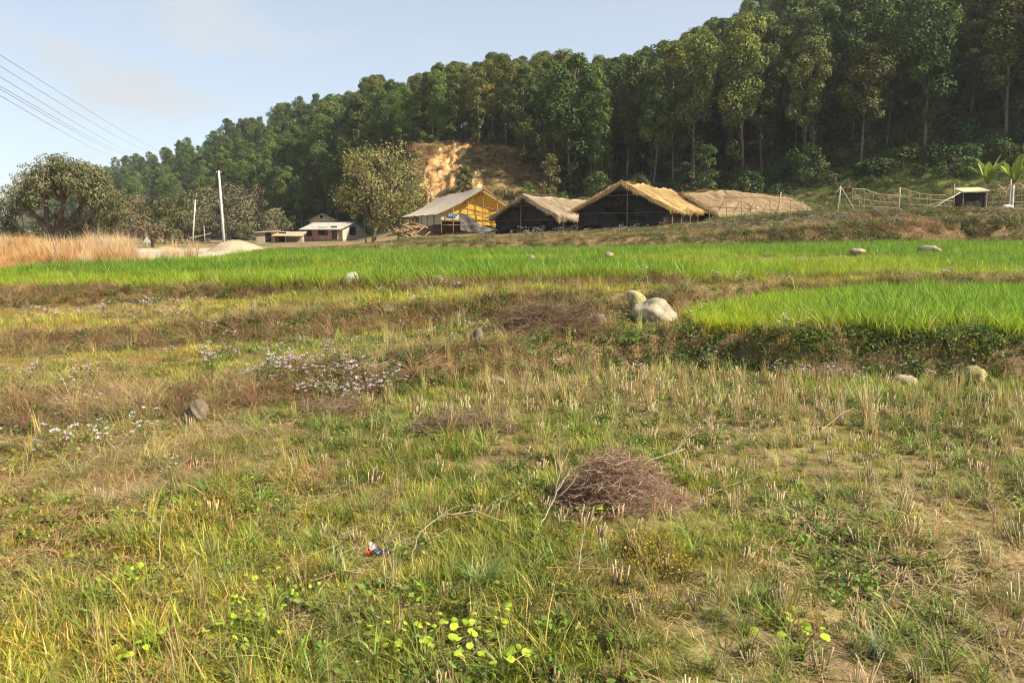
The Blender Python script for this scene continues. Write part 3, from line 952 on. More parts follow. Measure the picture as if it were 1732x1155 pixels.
def cover_tufts():
    """taller green and yellow grass tufts standing out of the sward, and the second growth of the cut rice"""
    n = 4400
    X, Y = rand_points(n, 1.9, 12.5, power=.5)
    n = len(X)
    q, px, dk = masks(X, Y)
    wheat = ((px > 1180) & (q > dk[K_AT] + .1) & (q < dk[K_BF])) | (q > dk[K_CT])
    n2 = fbm(X * .7 + 2, Y * .7, 91)
    near = q < dk[K_AF] - .05
    p = np.where(near, .45 + .6 * sstep(.42, .56, n2), .35)
    p = p + .9 * sstep(5, 6.5, q) * sstep(600, 900, px) * near
    keep = (RU(n) < p) & ~wheat
    X, Y, q, px = X[keep], Y[keep], q[keep], px[keep]
    k = len(X)
    far = sstep(4.5, 7.5, q) * sstep(500, 800, px)
    pr = [grass_proto(26, .03, (.14, .26), (.004, .007), (.3, 1.3), (.12, .14, .035), (.22, .33, .05), .1),
          grass_proto(30, .04, (.10, .20), (.003, .006), (.5, 1.6), (.11, .13, .035), (.22, .31, .05), .15),
          grass_proto(16, .028, (.16, .30), (.005, .008), (.05, .35), (.40, .34, .12), (.40, .38, .08), .35),
          grass_proto(14, .03, (.14, .28), (.004, .007), (.05, .4), (.42, .34, .16), (.52, .43, .18), .6)]
    w = np.where(RU(k) < .25 + .65 * far, RNG.choice([2, 3], k), RNG.choice([0, 1], k))
    s = U(.4, 1.0, k) * (1 + .25 * far)
    scatter('grass_tufts', 'taller green and yellow tufts of grass and rice regrowth in the near field', 'grass', pr, place(X, Y), s, tints(k, (1, 1, 1), .18), w)


def cover_banks():
    # leafy green on the right of the first bank, brown elsewhere
    n = 52000
    X, Y = rand_points(n, 4.5, 18, power=.4)
    n = len(X)
    q, px, dk = masks(X, Y)
    bk = bankness(q, dk, lo=.1, hi=.25)
    n2 = fbm(X * 1.1, Y * 1.1, 101); n3 = fbm(X * 3, Y * 3, 102)
    gA = sstep(780, 1150, px) * sstep(.4, 0, np.abs(q - (dk[K_AF] + dk[K_AT]) / 2) - .25)
    keep = RU(n) < bk
    X, Y, q, px, n2, n3, gA = X[keep], Y[keep], q[keep], px[keep], n2[keep], n3[keep], gA[keep]
    k = len(X)
    pg = np.clip(.12 + .80 * gA * sstep(.26, .42, n3) + .35 * sstep(.52, .62, n2), 0, 1)
    isg = RU(k) < pg
    pr = [herb_proto(42, .09, .13, (.018, .036), c=(.085, .16, .032)), herb_proto(36, .08, .10, (.016, .030), c=(.12, .18, .035)), herb_proto(30, .10, .16, (.020, .040), c=(.075, .135, .03)),
          herb_proto(34, .08, .12, (.012, .026), c=(.24, .155, .075), stem=(.2, .12, .07)), herb_proto(26, .09, .16, (.010, .022), c=(.31, .20, .10), stem=(.24, .15, .09), stems=10),
          drygrass_proto(), drygrass_proto(30, .06, (.10, .24), c0=(.22, .14, .07), c1=(.36, .25, .12)), drygrass_proto(26, .05, (.12, .26), c0=(.25, .22, .07), c1=(.38, .34, .10))]
    idx = np.where(isg, RNG.choice([0, 1, 2], k), RNG.choice([3, 4, 5, 6, 7], k, p=[.2, .25, .2, .2, .15]))
    tn = tints(k, (1, 1, 1), .22, .08)
    scatter('bank_weeds', 'brown dry weeds and green leafy herbs growing over the terrace banks', 'weeds', pr, place(X, Y), U(.6, 1.35, k), tn, idx, tilt=.3)


def cover_dry_left():
    """brown and straw-coloured grass lying on the left of the near field and on the first terraces"""
    n = 9000
    X, Y = rand_points(n, 1.8, 17, -.80, .45, power=.45)
    n = len(X)
    q, px, dk = masks(X, Y)
    n2 = fbm(X * .6 + 3, Y * .6, 111) * .6 + fbm(X * 2.4, Y * 2.4, 112) * .4
    wheat = q > dk[K_CT] + .2
    p = sstep(620, 60, px) * sstep(.42, .56, n2) + .18 * sstep(.52, .62, n2) + .4 * sstep(1000, 500, px) * (q > dk[K_AF]) * sstep(.42, .55, n2)
    keep = (RU(n) < p) & ~wheat
    X, Y, q, px = X[keep], Y[keep], q[keep], px[keep]
    k = len(X)
    pr = [drygrass_proto(36, .08, (.08, .20), .003, lean=(1, 2.4)), drygrass_proto(44, .09, (.10, .26), .003, (.3, .2, .1), (.5, .38, .21), lean=(.9, 2.2)),
          drygrass_proto(30, .06, (.08, .22), .004, (.30, .25, .08), (.45, .40, .12), lean=(.4, 1.4)), drygrass_proto(40, .08, (.06, .15), .003, (.24, .14, .07), (.38, .25, .14), lean=(1, 2.4))]
    scatter('dry_grass', 'brown and straw coloured grass lying over the field on the left', 'grass', pr, place(X, Y), U(.6, 1.25, k), tints(k, (1, 1, 1), .2))


def cover_flowers():
    pts = []
    # patches: px, py, radius (m), count
    for px, py, z, r, c in ((540, 655, .12, .55, 90), (480, 650, .15, .4, 40), (60, 650, .25, .6, 20), (175, 755, .0, .30, 16), (45, 775, .02, .25, 12), (215, 810, 0, .2, 8), (330, 600, .3, .9, 26), (180, 585, .45, .9, 24),
                            (650, 600, .3, .9, 22), (1480, 585, .4, .7, 26), (1290, 575, .4, .6, 16), (1650, 555, .45, .6, 18), (1400, 548, .45, .5, 14), (900, 560, .4, 1.0, 24), (1180, 520, .6, .6, 18), (1130, 580, .35, .5, 12),
                            (1270, 470, .85, 1.2, 30), (1440, 478, .8, 1.2, 30), (1630, 460, .9, 1.2, 20), (180, 497, .6, 1.3, 60), (60, 500, .6, 1.3, 40), (760, 480, .7, 2.0, 40), (1000, 480, .75, 1.8, 40), (420, 555, .5, 1.0, 26), (280, 530, .5, 1.2, 24), (800, 520, .6, 1.0, 20)):
        d = depth_at(py, z)
        X0 = t_of(px) * d
        for i in range(int(c * (.62 if py == 655 else .35))):
            a = random.uniform(0, 2 * pi); q = r * math.sqrt(random.random())
            pts.append((X0 + q * cos(a) * 1.3, d + q * sin(a) * .8))
    pts = np.array(pts)
    k = len(pts)
    pr = [ageratum_proto(.24, 5), ageratum_proto(.30, 4), ageratum_proto(.20, 6, True), ageratum_proto(.26, 3, True)]
    scatter('lilac_flowers', 'small fluffy lilac-white flower heads on weeds of the banks', 'flowers', pr, place(pts[:, 0], pts[:, 1]), U(.6, 1.15, k), tints(k, (1, 1, 1), .1, .03))
    pts = []
    for px, py, r, c in ((355, 905, .33, 110), (370, 860, .20, 50), (470, 835, .22, 60), (1110, 965, .20, 60), (1050, 1030, .30, 60), (1140, 820, .2, 30), (1545, 930, .25, 36), (690, 790, .4, 36), (250, 790, .5, 46), (1230, 1000, .3, 26), (420, 1000, .25, 24)):
        d = depth_at(py, 0)
        X0 = t_of(px) * d
        for i in range(int(c * (.9 if py == 965 else .45))):
            a = random.uniform(0, 2 * pi); q = r * math.sqrt(random.random())
            pts.append((X0 + q * cos(a), d + q * sin(a)))
    pts = np.array(pts); k = len(pts)
    scatter('yellow_flowers', 'low patches of tiny orange-yellow flowers in the near grass', 'flowers', [yellow_proto(), yellow_proto(), yellow_proto()], place(pts[:, 0], pts[:, 1]), U(.6, 1.1, k), tints(k, (1, 1, 1), .12, .04))


def cover_wheat():
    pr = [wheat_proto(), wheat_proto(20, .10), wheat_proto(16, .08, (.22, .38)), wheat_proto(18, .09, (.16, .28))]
    # plot on the first terrace, right
    n = 8600
    X, Y = rand_points(n, 7.5, 13.5, .20, .82)
    n = len(X)
    q, px, dk = masks(X, Y)
    left = 1178 + (vnoise(X * 1.5, Y * 1.5, 121) - .5) * 50
    keep = (px > left) & (q > dk[K_AT] - .02 + .2 * vnoise(X * 2, Y * 2, 122)) & (q < dk[K_BF] - .1)
    X, Y, px, q = X[keep], Y[keep], px[keep], q[keep]
    k = len(X)
    front = sstep(1.2, .1, q - np.interp(X / Y, NT, ND[K_AT]))
    young = np.clip(sstep(1500, 1200, px) * .8 + front * .4, 0, 1)
    tn = tints(k, lerp(np.array([.80, .86, .85]), np.array([1.3, 1.12, .85]), young), .26, .06)
    s = U(.8, 1.45, k) * (1 - .30 * young)
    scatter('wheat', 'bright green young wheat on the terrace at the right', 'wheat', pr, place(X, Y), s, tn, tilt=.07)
    # wide field above
    n = 78000
    X, Y = rand_points(n, 10, 30, power=.45)
    n = len(X)
    q, px, dk = masks(X, Y)
    n2 = fbm(X * .25, Y * .5, 123); n3 = fbm(X * .7, Y * .9, 124)
    front = q - dk[K_CT]
    keep = (front > -.12 + .5 * (n3 - .4)) & (q < dk[K_DF] - .2)
    # a low bund crosses the field; thin crop on it
    bund = dk[K_CT] + (dk[K_DF] - dk[K_CT]) * np.interp(px, [0, 500, 900, 1100, 1400, 1732], [.5, .33, .30, .32, .36, .40])
    onb = sstep(.75, .4, np.abs(q - bund) + (n3 - .5) * .9) * sstep(300, 600, px)
    keep &= RU(n) > onb * .93
    keep &= RU(n) < .55 + .45 * sstep(.33, .45, n2)
    keep &= RU(n) < .35 + .65 * sstep(1100, 300, px) + .5 * (q < 20) + .3
    X, Y, px, q, n2, front = X[keep], Y[keep], px[keep], q[keep], n2[keep], front[keep]
    k = len(X)
    dark = sstep(.40, .58, n2) * .75 + .25 * RU(k)
    tn = lerp(np.array([1.2, 1.06, .85]), np.array([.60, .72, .8]), dark)
    tn = lerp(tn, np.array([1.5, 1.25, .95]), sstep(1.2, .1, front) * .4)
    tn = tints(k, tn, .2, .06)
    s = U(.65, 1.3, k) * (.82 + .35 * dark)
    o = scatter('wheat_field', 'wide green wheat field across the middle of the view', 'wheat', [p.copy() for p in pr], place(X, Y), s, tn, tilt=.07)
    # dry weeds on the bund
    n = 9000
    X, Y = rand_points(n, 11, 26, -.5, .8, power=.6)
    n = len(X)
    q, px, dk = masks(X, Y)
    bund = dk[K_CT] + (dk[K_DF] - dk[K_CT]) * np.interp(px, [0, 500, 900, 1100, 1400, 1732], [.5, .33, .30, .32, .36, .40])
    keep = (np.abs(q - bund) < .6) & (px > 350) & (RU(n) < .7)
    X, Y = X[keep], Y[keep]; k = len(X)
    scatter('bund_weeds', 'low brown weeds along the narrow bund inside the wheat field', 'weeds', [drygrass_proto(30, .1, (.08, .16)), herb_proto(34, .10, .10, (.02, .04), c=(.2, .16, .07))], place(X, Y), U(.7, 1.3, k), tints(k, (1, 1, 1), .2))


def cover_embankment():
    n = 52000
    X, Y = rand_points(n, 28, 56, -.45, .82, power=.5)
    n = len(X)
    q, px, dk = masks(X, Y)
    n2 = fbm(X * .35, Y * .5, 131); n3 = fbm(X * 1.1, Y * 1.1, 132)
    keep = (q > dk[K_DF] - .6) & (q < dk[K_ET] + 6) & (px > 430) & (RU(n) < .55 + .45 * sstep(.36, .5, n3))
    X, Y, q, px, n2 = X[keep], Y[keep], q[keep], px[keep], n2[keep]
    dkD = np.interp(X / Y, NT, ND[K_DF]); dkE = np.interp(X / Y, NT, ND[K_EF]); k = len(X)
    pr = [herb_proto(46, .26, .30, (.05, .10), c=(.075, .11, .03), stems=6), herb_proto(46, .28, .36, (.05, .10), c=(.13, .14, .04), stems=6), herb_proto(40, .26, .30, (.04, .08), c=(.26, .18, .09), stem=(.24, .15, .09), stems=10),
          drygrass_proto(44, .22, (.20, .50), .012, (.28, .19, .09), (.48, .36, .18)), drygrass_proto(40, .2, (.2, .42), .012, (.24, .16, .08), (.36, .26, .13))]
    low = (q < dkD + 3)
    green = np.clip(sstep(.36, .50, n2) * .95 + .35 * (px > 1350) * (q > dkE), 0, 1)
    u = RU(k)
    idx = np.where(u < green * .75, RNG.choice([0, 1], k), RNG.choice([2, 3, 4], k, p=[.35, .35, .3]))
    s = U(.6, 1.15, k) * np.interp(px, [700, 1150, 1350], [.5, .6, 1.0]) * np.where(q > np.interp(X / Y, NT, ND[K_ET]) - .5, .7, 1.0)
    scatter('embankment_weeds', 'brown and green weeds on the embankments below the sheds', 'weeds', pr, place(X, Y, sink=.02), s, tints(k, (1, 1, 1), .22, .08), idx, tilt=.2)
    # pale flower heads among them
    n = 560
    X, Y = rand_points(n, 30, 50, -.05, .75, power=.6)
    n = len(X)
    q, px, dk = masks(X, Y)
    keep = (q > dk[K_DT] - 1.5) & (q < dk[K_ET] + 2) & (RU(n) < .8 * sstep(.45, .55, fbm(X * .4, Y * .6, 133)))
    kf = ~((px[keep] < 1120) & (q[keep] > 44))
    X, Y = X[keep][kf], Y[keep][kf]; k = len(X)
    scatter('embankment_flowers', 'pale lilac flowers among the weeds of the far embankment', 'flowers', [ageratum_proto(.45, 9, True), ageratum_proto(.5, 8)], place(X, Y), np.stack([U(1.2, 2.0, k)] * 2 + [U(.9, 1.3, k)], 1), tints(k, (1, 1, 1), .1, .03))


def cover_tall_dry():
    n = 9000
    X, Y = rand_points(n, 17, 46, -.86, -.40, power=.5)
    n = len(X)
    q, px, dk = masks(X, Y)
    n2 = fbm(X * .3, Y * .3, 141)
    edge_ = (px > 190) & (px < 330) & (q > dk[K_DF]) & (q < dk[K_DF] + 4) & (RU(n) < .35)
    keep = edge_ | (q > dk[K_DF] + .2) & (px < 205 + 70 * (fbm(Y * .35, X * .35, 142) - .5) + 25 * sstep(26, 34, q) - sstep(26, 20, q) * 60) & (q < 42) & (RU(n) < .5 + .5 * sstep(.35, .5, n2))
    X, Y, q, px, n2 = X[keep], Y[keep], q[keep], px[keep], n2[keep]
    k = len(X)
    pr = [drygrass_proto(60, .2, (.5, 1.0), .010, (.36, .17, .06), (.58, .35, .13), (.15, .9), 4), drygrass_proto(60, .22, (.45, .85), .010, (.38, .20, .07), (.60, .38, .16), (.2, 1.1), 4),
          drygrass_proto(56, .18, (.6, 1.15), .009, (.36, .24, .12), (.60, .47, .29), (.1, .6), 4)]
    # short stragglers run on along the edge of the wheat
    pale = sstep(100, 190, px) * sstep(24, 28, q)
    idx = np.where(RU(k) < .15 + .75 * pale, 2, RNG.choice([0, 1], k))
    s = U(.4, 1.0, k) * (.30 + 1.15 * sstep(.30, .70, n2)) * (.62 + .45 * sstep(18, 28, q)) * (1 + .3 * (RU(k) < .08)) * (1 - .45 * sstep(70, 150, px) * sstep(.75, .35, vnoise(X * .5, Y * .3, 143)))
    scatter('tall_dry_grass', 'tall orange-tan dry grass standing at the left edge of the wheat', 'grass', pr, place(X, Y, sink=.03), s, tints(k, (1, 1, 1), .14, .05), idx, tilt=.1)


def cover_hillside():
    """undergrowth at the foot of the forest"""
    def bush_mesh(n, r, h, leaf, c):
        mb = MB()
        P = RNG.normal(size=(n, 3)); P /= np.linalg.norm(P, axis=1)[:, None]
        P *= (U(.35, 1, n) ** .5)[:, None]
        lump = 1 + .35 * (vnoise(P[:, 0] * 2.3 + 5, P[:, 1] * 2.3 + P[:, 2] * 3, random.randint(1, 99)) - .3)
        P = P * lump[:, None] * np.array([r, r, h / 2]) + np.array([0, 0, h * .42])
        N = P - np.array([0, 0, h * .3]) + RNG.normal(0, .5, (n, 3)) * r
        L = U(*leaf, n)
        mb.leaves(P, N, L, L * .6, vary(c, n, .25, .1))
        return proto('u', mb, M['leaf_inst'])
    pr = [bush_mesh(260, 1.1, 1.8, (.22, .42), (.055, .075, .024)), bush_mesh(260, 1.3, 1.5, (.22, .42), (.075, .09, .03)), bush_mesh(200, 1.0, 1.2, (.2, .38), (.15, .11, .055)), bush_mesh(240, .9, 2.3, (.22, .4), (.065, .10, .028))]
    n = 9000
    X, Y = rand_points(n, 64, 215, -.62, .84, power=.7)
    n = len(X)
    q, px, dk = masks(X, Y)
    n2 = fbm(X * .06, Y * .06, 151); n3 = fbm(X * .25, Y * .25, 152)
    slip = (px > 700) & (px < 905) & (q < 107)
    keep = (q > dk[K_HF] + np.interp(px, [900, 1300, 1500], [-2, 0, 3])) & (q < dk[K_SL] + 34) & ~slip & (RU(n) < .35 + .6 * sstep(.38, .5, n3))
    dryz = (px > 690) & (px < 940) & (q > 86) & (q < 114) & (RU(n) < .75)
    keep |= dryz & ((px < 712) | (q < 91) & (RU(n) < .5) | (q > 105) | (px > 800) & (RU(n) < .85))
    X, Y, q, px, n2 = X[keep], Y[keep], q[keep], px[keep], n2[keep]
    k = len(X)
    dry = sstep(640, 720, px) * sstep(960, 860, px) * sstep(120, 106, q)
    idx = np.where(RU(k) < np.clip(.15 + dry * .4 + .2 * sstep(.5, .6, n2), 0, .9), 2, RNG.choice([0, 1, 3], k))
    s = U(.5, 1.25, k) * (1 - .35 * dry)
    scatter('undergrowth', 'dark bushy undergrowth at the foot of the forested hill', 'undergrowth', pr, place(X, Y, sink=.1), s, tints(k, lerp(np.array([1., 1, 1]), np.array([1.5, 1.3, 1.1]), dry), .25, .1), idx, tilt=.1)
    # grass on the green shelf at the right foot and dry grass above the tarpaulin
    n = 14000
    X, Y = rand_points(n, 48, 112, -.15, .84, power=.6)
    n = len(X)
    q, px, dk = masks(X, Y)
    keep = ((px > 1200) & (q > dk[K_ET] + 3) & (q < dk[K_SL])) | ((px > 700) & (px < 940) & (q > 84) & (q < 104) & (RU(n) < .8))
    X, Y, q, px = X[keep], Y[keep], q[keep], px[keep]; k = len(X)
    pr = [drygrass_proto(40, .45, (.25, .6), .03, (.08, .10, .03), (.10, .16, .04)), drygrass_proto(40, .45, (.25, .6), .03, (.10, .10, .04), (.15, .17, .05)), drygrass_proto(40, .4, (.3, .8), .03, (.32, .2, .09), (.50, .37, .18))]
    idx = np.where(px > 1100, RNG.choice([0, 1], k), np.where(RU(k) < .7, 2, 1))
    scatter('hillside_grass', 'grass on the shelf between the sheds and the forest', 'grass', pr, place(X, Y, sink=.03), U(.7, 1.3, k), tints(k, (1, 1, 1), .22, .08), idx)


cover_grass(); cover_litter(); cover_weeds(); cover_tufts(); cover_banks(); cover_dry_left(); cover_flowers()
cover_wheat(); cover_embankment(); cover_tall_dry(); cover_hillside()
#==TREES==

# ================================================================ TREES
def limb(p0, p1, bend=.12, n=4):
    p0 = np.asarray(p0, float); p1 = np.asarray(p1, float)
    s = np.linspace(0, 1, n)[:, None]
    L = np.linalg.norm(p1 - p0)
    off = RNG.normal(0, bend * L, 3)
    return p0 * (1 - s) + p1 * s + np.sin(s * pi) * off + np.sin(s * pi * 2) * RNG.normal(0, bend * L * .3, 3)


def blob_leaves(mb, c, r, n, leaf, col, hang=0.0, asp=.6, fill=.45):
    P = RNG.normal(size=(n, 3)); P /= np.linalg.norm(P, axis=1)[:, None] + 1e-9
    lump = 1 + .45 * (vnoise(P[:, 0] * 2.2 + c[0], P[:, 1] * 2.2 + P[:, 2] * 2.7 + c[2], 7) - .4)
    P = P * (U(fill, 1, n) ** .6 * lump)[:, None]
    N = P * 1.0 + RNG.normal(0, .45, (n, 3)); N[:, 2] += .45
    P = P * np.asarray(r) + np.asarray(c)
    L = U(*leaf, n)
    t = None
    if hang:
        t = RNG.normal(0, 1, (n, 3)); t[:, 2] -= hang
    mb.leaves(P, N, L, L * asp, vary(col, n, .24, .08), tang=t, fold=.15)


def forest_tree_meshes(i):
    """one kind of forest tree, 14 m tall, as trunk and crown"""
    H = 14.0
    cs = [.20, .36, .24, .46, .12, .34, .50, .20, .14, .40][i % 10]
    R = [2.6, 2.2, 2.9, 2.2, 3.0, 2.4, 2.1, 2.7, 2.5, 2.4][i % 10]
    tb = MB()
    top = np.array([random.gauss(0, .5), random.gauss(0, .5), H * .93])
    spine = limb((0, 0, -.8), top, .018, 9)
    tb.tube(spine, np.linspace(.145, .04, 9), 7)
    cb = MB()
    green = np.array([(.062, .085, .026), (.075, .095, .030), (.055, .082, .028), (.085, .10, .032), (.06, .078, .024), (.09, .095, .032), (.066, .092, .030), (.078, .088, .028), (.058, .074, .026), (.10, .10, .036)][i % 10]) * np.array([1.22, 1.32, 1.15])
    nb = random.randint(20, 26)
    for k in range(nb):
        f = (k + random.random() * .8) / nb
        z = H * (cs + (1.0 - cs) * f ** .85)
        prof = (math.sin(pi * min(1, .18 + .80 * f)) ** .75)
        a = k * 2.4 + random.uniform(-.6, .6)
        rr = R * prof * random.uniform(.25, .95)
        sp = spine[min(8, int(z / (H * .93) * 8))]
        c = np.array([sp[0] + rr * cos(a), sp[1] + rr * sin(a), min(z, H - .5)])
        br = random.uniform(.6, 1.2) * (.75 + .35 * prof)
        g = np.array(green) * random.uniform(.8, 1.2)
        if random.random() < .22: g = g * np.array([1.5, 1.3, 1.0])
        blob_leaves(cb, c, (br, br, br * .85), 330, (.19, .36), g, hang=.8)
        if k % 2 == 0:
            tb.tube(limb((sp[0], sp[1], max(z - 1.6 - .4 * rr, 1)), c, .06, 4), np.linspace(.07, .02, 4), 4)
    # a few low twigs with leaves on the bare trunk
    for k in range(3):
        z = H * cs * random.uniform(.45, .95); a = random.uniform(0, 2 * pi)
        c = np.array([cos(a) * .8, sin(a) * .8, z])
        tb.tube(limb((0, 0, z - .5), c, .05, 3), [.03, .02, .012], 4)
        blob_leaves(cb, c, (.5, .5, .45), 36, (.2, .36), np.array(green) * 1.1)
    return tb.mesh('trunk', M['bark_pale']), cb.mesh('crown', M['leaf'], smooth=True)


def tree_from(meshes, name, loc, s, rz, label, cat='tree', group=None):
    o = bpy.data.objects.new(name, None)
    o.location = loc; o.rotation_euler = (random.gauss(0, .02), random.gauss(0, .02), rz)
    o.scale = s
    link(o); tag(o, label, cat, group)
    for nm, me in zip(('trunk', 'crown'), meshes):
        link(bpy.data.objects.new(nm, me), o)
    return o


KINDS = [forest_tree_meshes(i) for i in range(10)]
LOOK = ['bushy tree', 'slim tree', 'broad-crowned tree', 'slender high-crowned tree', 'full round tree', 'olive-green tree', 'long-trunked tree', 'shaggy tree', 'low-branched tree', 'yellowish tree']


def plant_forest():
    n = 26000
    t = RNG.uniform(-.62, .86, n); d = RNG.uniform(62, 470, n)
    # more trials near
    d = np.where(RU(n) < .6, RNG.uniform(66, 190, n), d)
    X, Y = t * d, d
    q, px, dk = masks(X, Y)
    off = np.interp(px, [300, 620, 700, 880, 960, 1200, 1350, 1500, 1732], [0, 2, 13, 13, 4, 4, 6, 9, 9])
    ok = (q > dk[K_HF] + off) & (q < dk[K_RG] + 10)
    X, Y, q, px = X[ok], Y[ok], q[ok], px[ok]
    dHF = np.array([d_[ok] for d_ in (dk[K_HF], dk[K_RG])])
    order = np.argsort(q)
    pts = []
    cell = {}
    for i in order:
        md = 4.1 + .012 * max(q[i] - 110, 0) * (1 if px[i] > 560 else 1.6)
        if px[i] > 1150 and q[i] < 95: md = 5.2
        cx, cy = int(X[i] // 8), int(Y[i] // 8)
        bad = False
        for a in (-1, 0, 1):
            for b in (-1, 0, 1):
                for j in cell.get((cx + a, cy + b), ()):
                    if (X[i] - X[j]) ** 2 + (Y[i] - Y[j]) ** 2 < md * md:
                        bad = True; break
                if bad: break
            if bad: break
        if bad: continue
        cell.setdefault((cx, cy), []).append(i); pts.append(i)
    pts = np.array(pts)
    X, Y, q, px = X[pts], Y[pts], q[pts], px[pts]
    f = (q - dHF[0][pts]) / (dHF[1][pts] - dHF[0][pts])
    Z = terrain(X, Y)
    Hs = 14.5 * RNG.normal(1, .13, len(X)).clip(.7, 1.3) * np.where(px < 560, .9, 1.0) * (1 + .08 * (px > 1100))
    # keep the crowns under the skyline of the photograph
    sky = np.interp(px, [100, 150, 200, 250, 280, 310, 340, 370, 400, 430, 470, 510, 560, 600, 622, 650, 680, 700, 712, 760, 800, 820, 860, 890, 910, 950, 985, 1010, 1030, 1050, 1070, 1100, 1130, 1150, 1180, 1210, 1240, 1260, 1732],
                    [305, 287, 268, 254, 248, 238, 230, 208, 200, 184, 180, 160, 152, 156, 130, 124, 136, 141, 124, 105, 110, 94, 88, 102, 86, 86, 101, 87, 92, 77, 87, 74, 62, 52, 34, 27, 6, -10, -260])
    zmax = EYE + Y * np.tan(np.arctan2(577.5 - (sky + RNG.uniform(-3, 16, len(X))), F) - PITCH) - Z
    Hs = np.minimum(Hs, zmax)
    Hs = np.where((px > 620) & (px < 900) & (q < 135), np.minimum(Hs, 12.5 * RNG.normal(1, .08, len(X))), Hs)
    good = Hs > 5
    X, Y, q, px, f, Z, Hs = X[good], Y[good], q[good], px[good], f[good], Z[good], Hs[good]
    # top of the crown in the photo
    topy = 577.5 - F * np.tan(np.arctan2(Z + Hs - EYE, Y) + PITCH)
    boty = 577.5 - F * np.tan(np.arctan2(Z + Hs * .3 - EYE, Y) + PITCH)
    vis = (boty > 15) & (px > 150) & (px < 1760) & (px > 200)
    size = np.where(vis, Hs / q, 0)
    chosen = np.argsort(-size)[:285]
    chosen = [c for c in chosen if size[c] > 0]
    cs_ = set(int(c) for c in chosen)
    kind = RNG.integers(0, 10, len(X))
    kind = np.where((px < 640) | (f > .55) & (RU(len(X)) < .6), RNG.choice([0, 4, 8, 7, 2], len(X)), kind)
    REG = [(300, 'beyond the far lane'), (420, 'behind the tall concrete pole'), (560, 'behind the pink house'), (690, 'behind the leafy roadside tree'), (830, 'above the orange slip'),
           (985, 'above the grey-thatched shed'), (1140, 'above the gabled thatched shed'), (1300, 'above the longest thatched shed'), (1420, 'above the leaning grey post'), (1620, 'above the bamboo trellis'), (9999, 'above the banana plants')]
    ROW = [(.22, 'at the forest edge'), (.5, 'on the lower slope'), (.8, 'high on the slope'), (99, 'on the ridge')]
    bucket = {}
    for c in chosen:
        reg = next(r for p, r in REG if px[c] < p); row = next(r for p, r in ROW if f[c] < p)
        bucket.setdefault((row, reg), []).append(int(c))
    ORD = ['first', 'second', 'third', 'fourth', 'fifth', 'sixth', 'seventh', 'eighth', 'ninth', 'tenth', 'eleventh', 'twelfth', 'thirteenth', 'fourteenth', 'fifteenth', 'sixteenth', 'seventeenth', 'eighteenth', 'nineteenth', 'twentieth'] + ['%dth' % k for k in range(21, 60)]
    for (row, reg), ids in bucket.items():
        ids.sort(key=lambda c: px[c])
        for k, c in enumerate(ids):
            lab = '%s %s %s, %s from left' % (LOOK[kind[c]], row, reg, ORD[k])
            s = Hs[c] / 14.0; w = s * random.uniform(.85, 1.2)
            tree_from(KINDS[kind[c]], 'forest_tree', (X[c], Y[c], Z[c] - .2), (w, w, s), random.uniform(0, 2 * pi), lab, 'tree', 'trees of the forested hill')
    rest = np.array([i for i in range(len(X)) if i not in cs_])
    pr = []
    for i in range(5):
        tb, cb = KINDS[i * 2]
        me = bpy.data.meshes.new('wood_tree')
        import bmesh
        bm = bmesh.new(); bm.from_mesh(tb); nt = len(bm.faces); bm.from_mesh(cb)
        bm.faces.ensure_lookup_table()
        for k_, fc in enumerate(bm.faces): fc.material_index = 0 if k_ < nt else 1; fc.smooth = True
        bm.to_mesh(me); bm.free()
        me.materials.append(M['bark_pale']); me.materials.append(M['leaf_inst'])
        pr.append(bpy.data.objects.new('wood_tree', me))
    s = Hs[rest] / 14.0
    P = np.stack([X[rest], Y[rest], Z[rest] - .2], 1)
    k = len(rest)
    scatter('far_wood', 'distant wooded hillside behind the nearer forest trees', 'wood', pr, P, np.stack([s * U(.85, 1.25, k), s * U(.85, 1.25, k), s], 1), tints(k, (1.0, 1.0, .95), .2, .07), tilt=.02)
    print('forest', len(chosen), 'rest', k)


plant_forest()


def round_tree(name, label, px, d, top_y, width_px, col, leaf=(.22, .4), n=2600, blobs=14, trunk_r=.16, base_y=None, mat='leaf_near', group=None, cat='tree', low=.25, asp=.55):
    x = t_of(px) * d; z0 = gz(x, d)
    H = z_at(top_y, d) - z0; R = width_px / F * d / 2
    root = thing(name, (x, d, z0), label, cat, group)
    tb, cb = MB(), MB()
    fork = np.array([x + random.gauss(0, .1), d, z0 + H * low])
    tb.tube(limb((x, d, z0 - .3), fork, .03, 5), np.linspace(trunk_r, trunk_r * .8, 5), 8)
    for k in range(blobs):
        a = k * 2.4 + random.uniform(-.5, .5); f = (k + .5) / blobs
        zz = z0 + H * (low + .05 + (.97 - low - .14) * f)
        prof = math.sqrt(max(0.05, 1 - ((f - .40) / .66) ** 2))
        rr = R * prof * random.uniform(.35, .80)
        c = np.array([x + rr * cos(a), d + rr * sin(a), zz])
        br = R * random.uniform(.28, .42)
        tb.tube(limb(fork, c, .08, 5), np.linspace(trunk_r * .45, trunk_r * .08, 5), 5)
        g = np.array(col) * random.uniform(.8, 1.2)
        blob_leaves(cb, c, (br, br, br * .8), n // blobs, leaf, g, hang=.7, asp=asp)
    part('trunk', tb, M['bark'], root, True)
    part('crown', cb, M[mat], root, True)
    return root


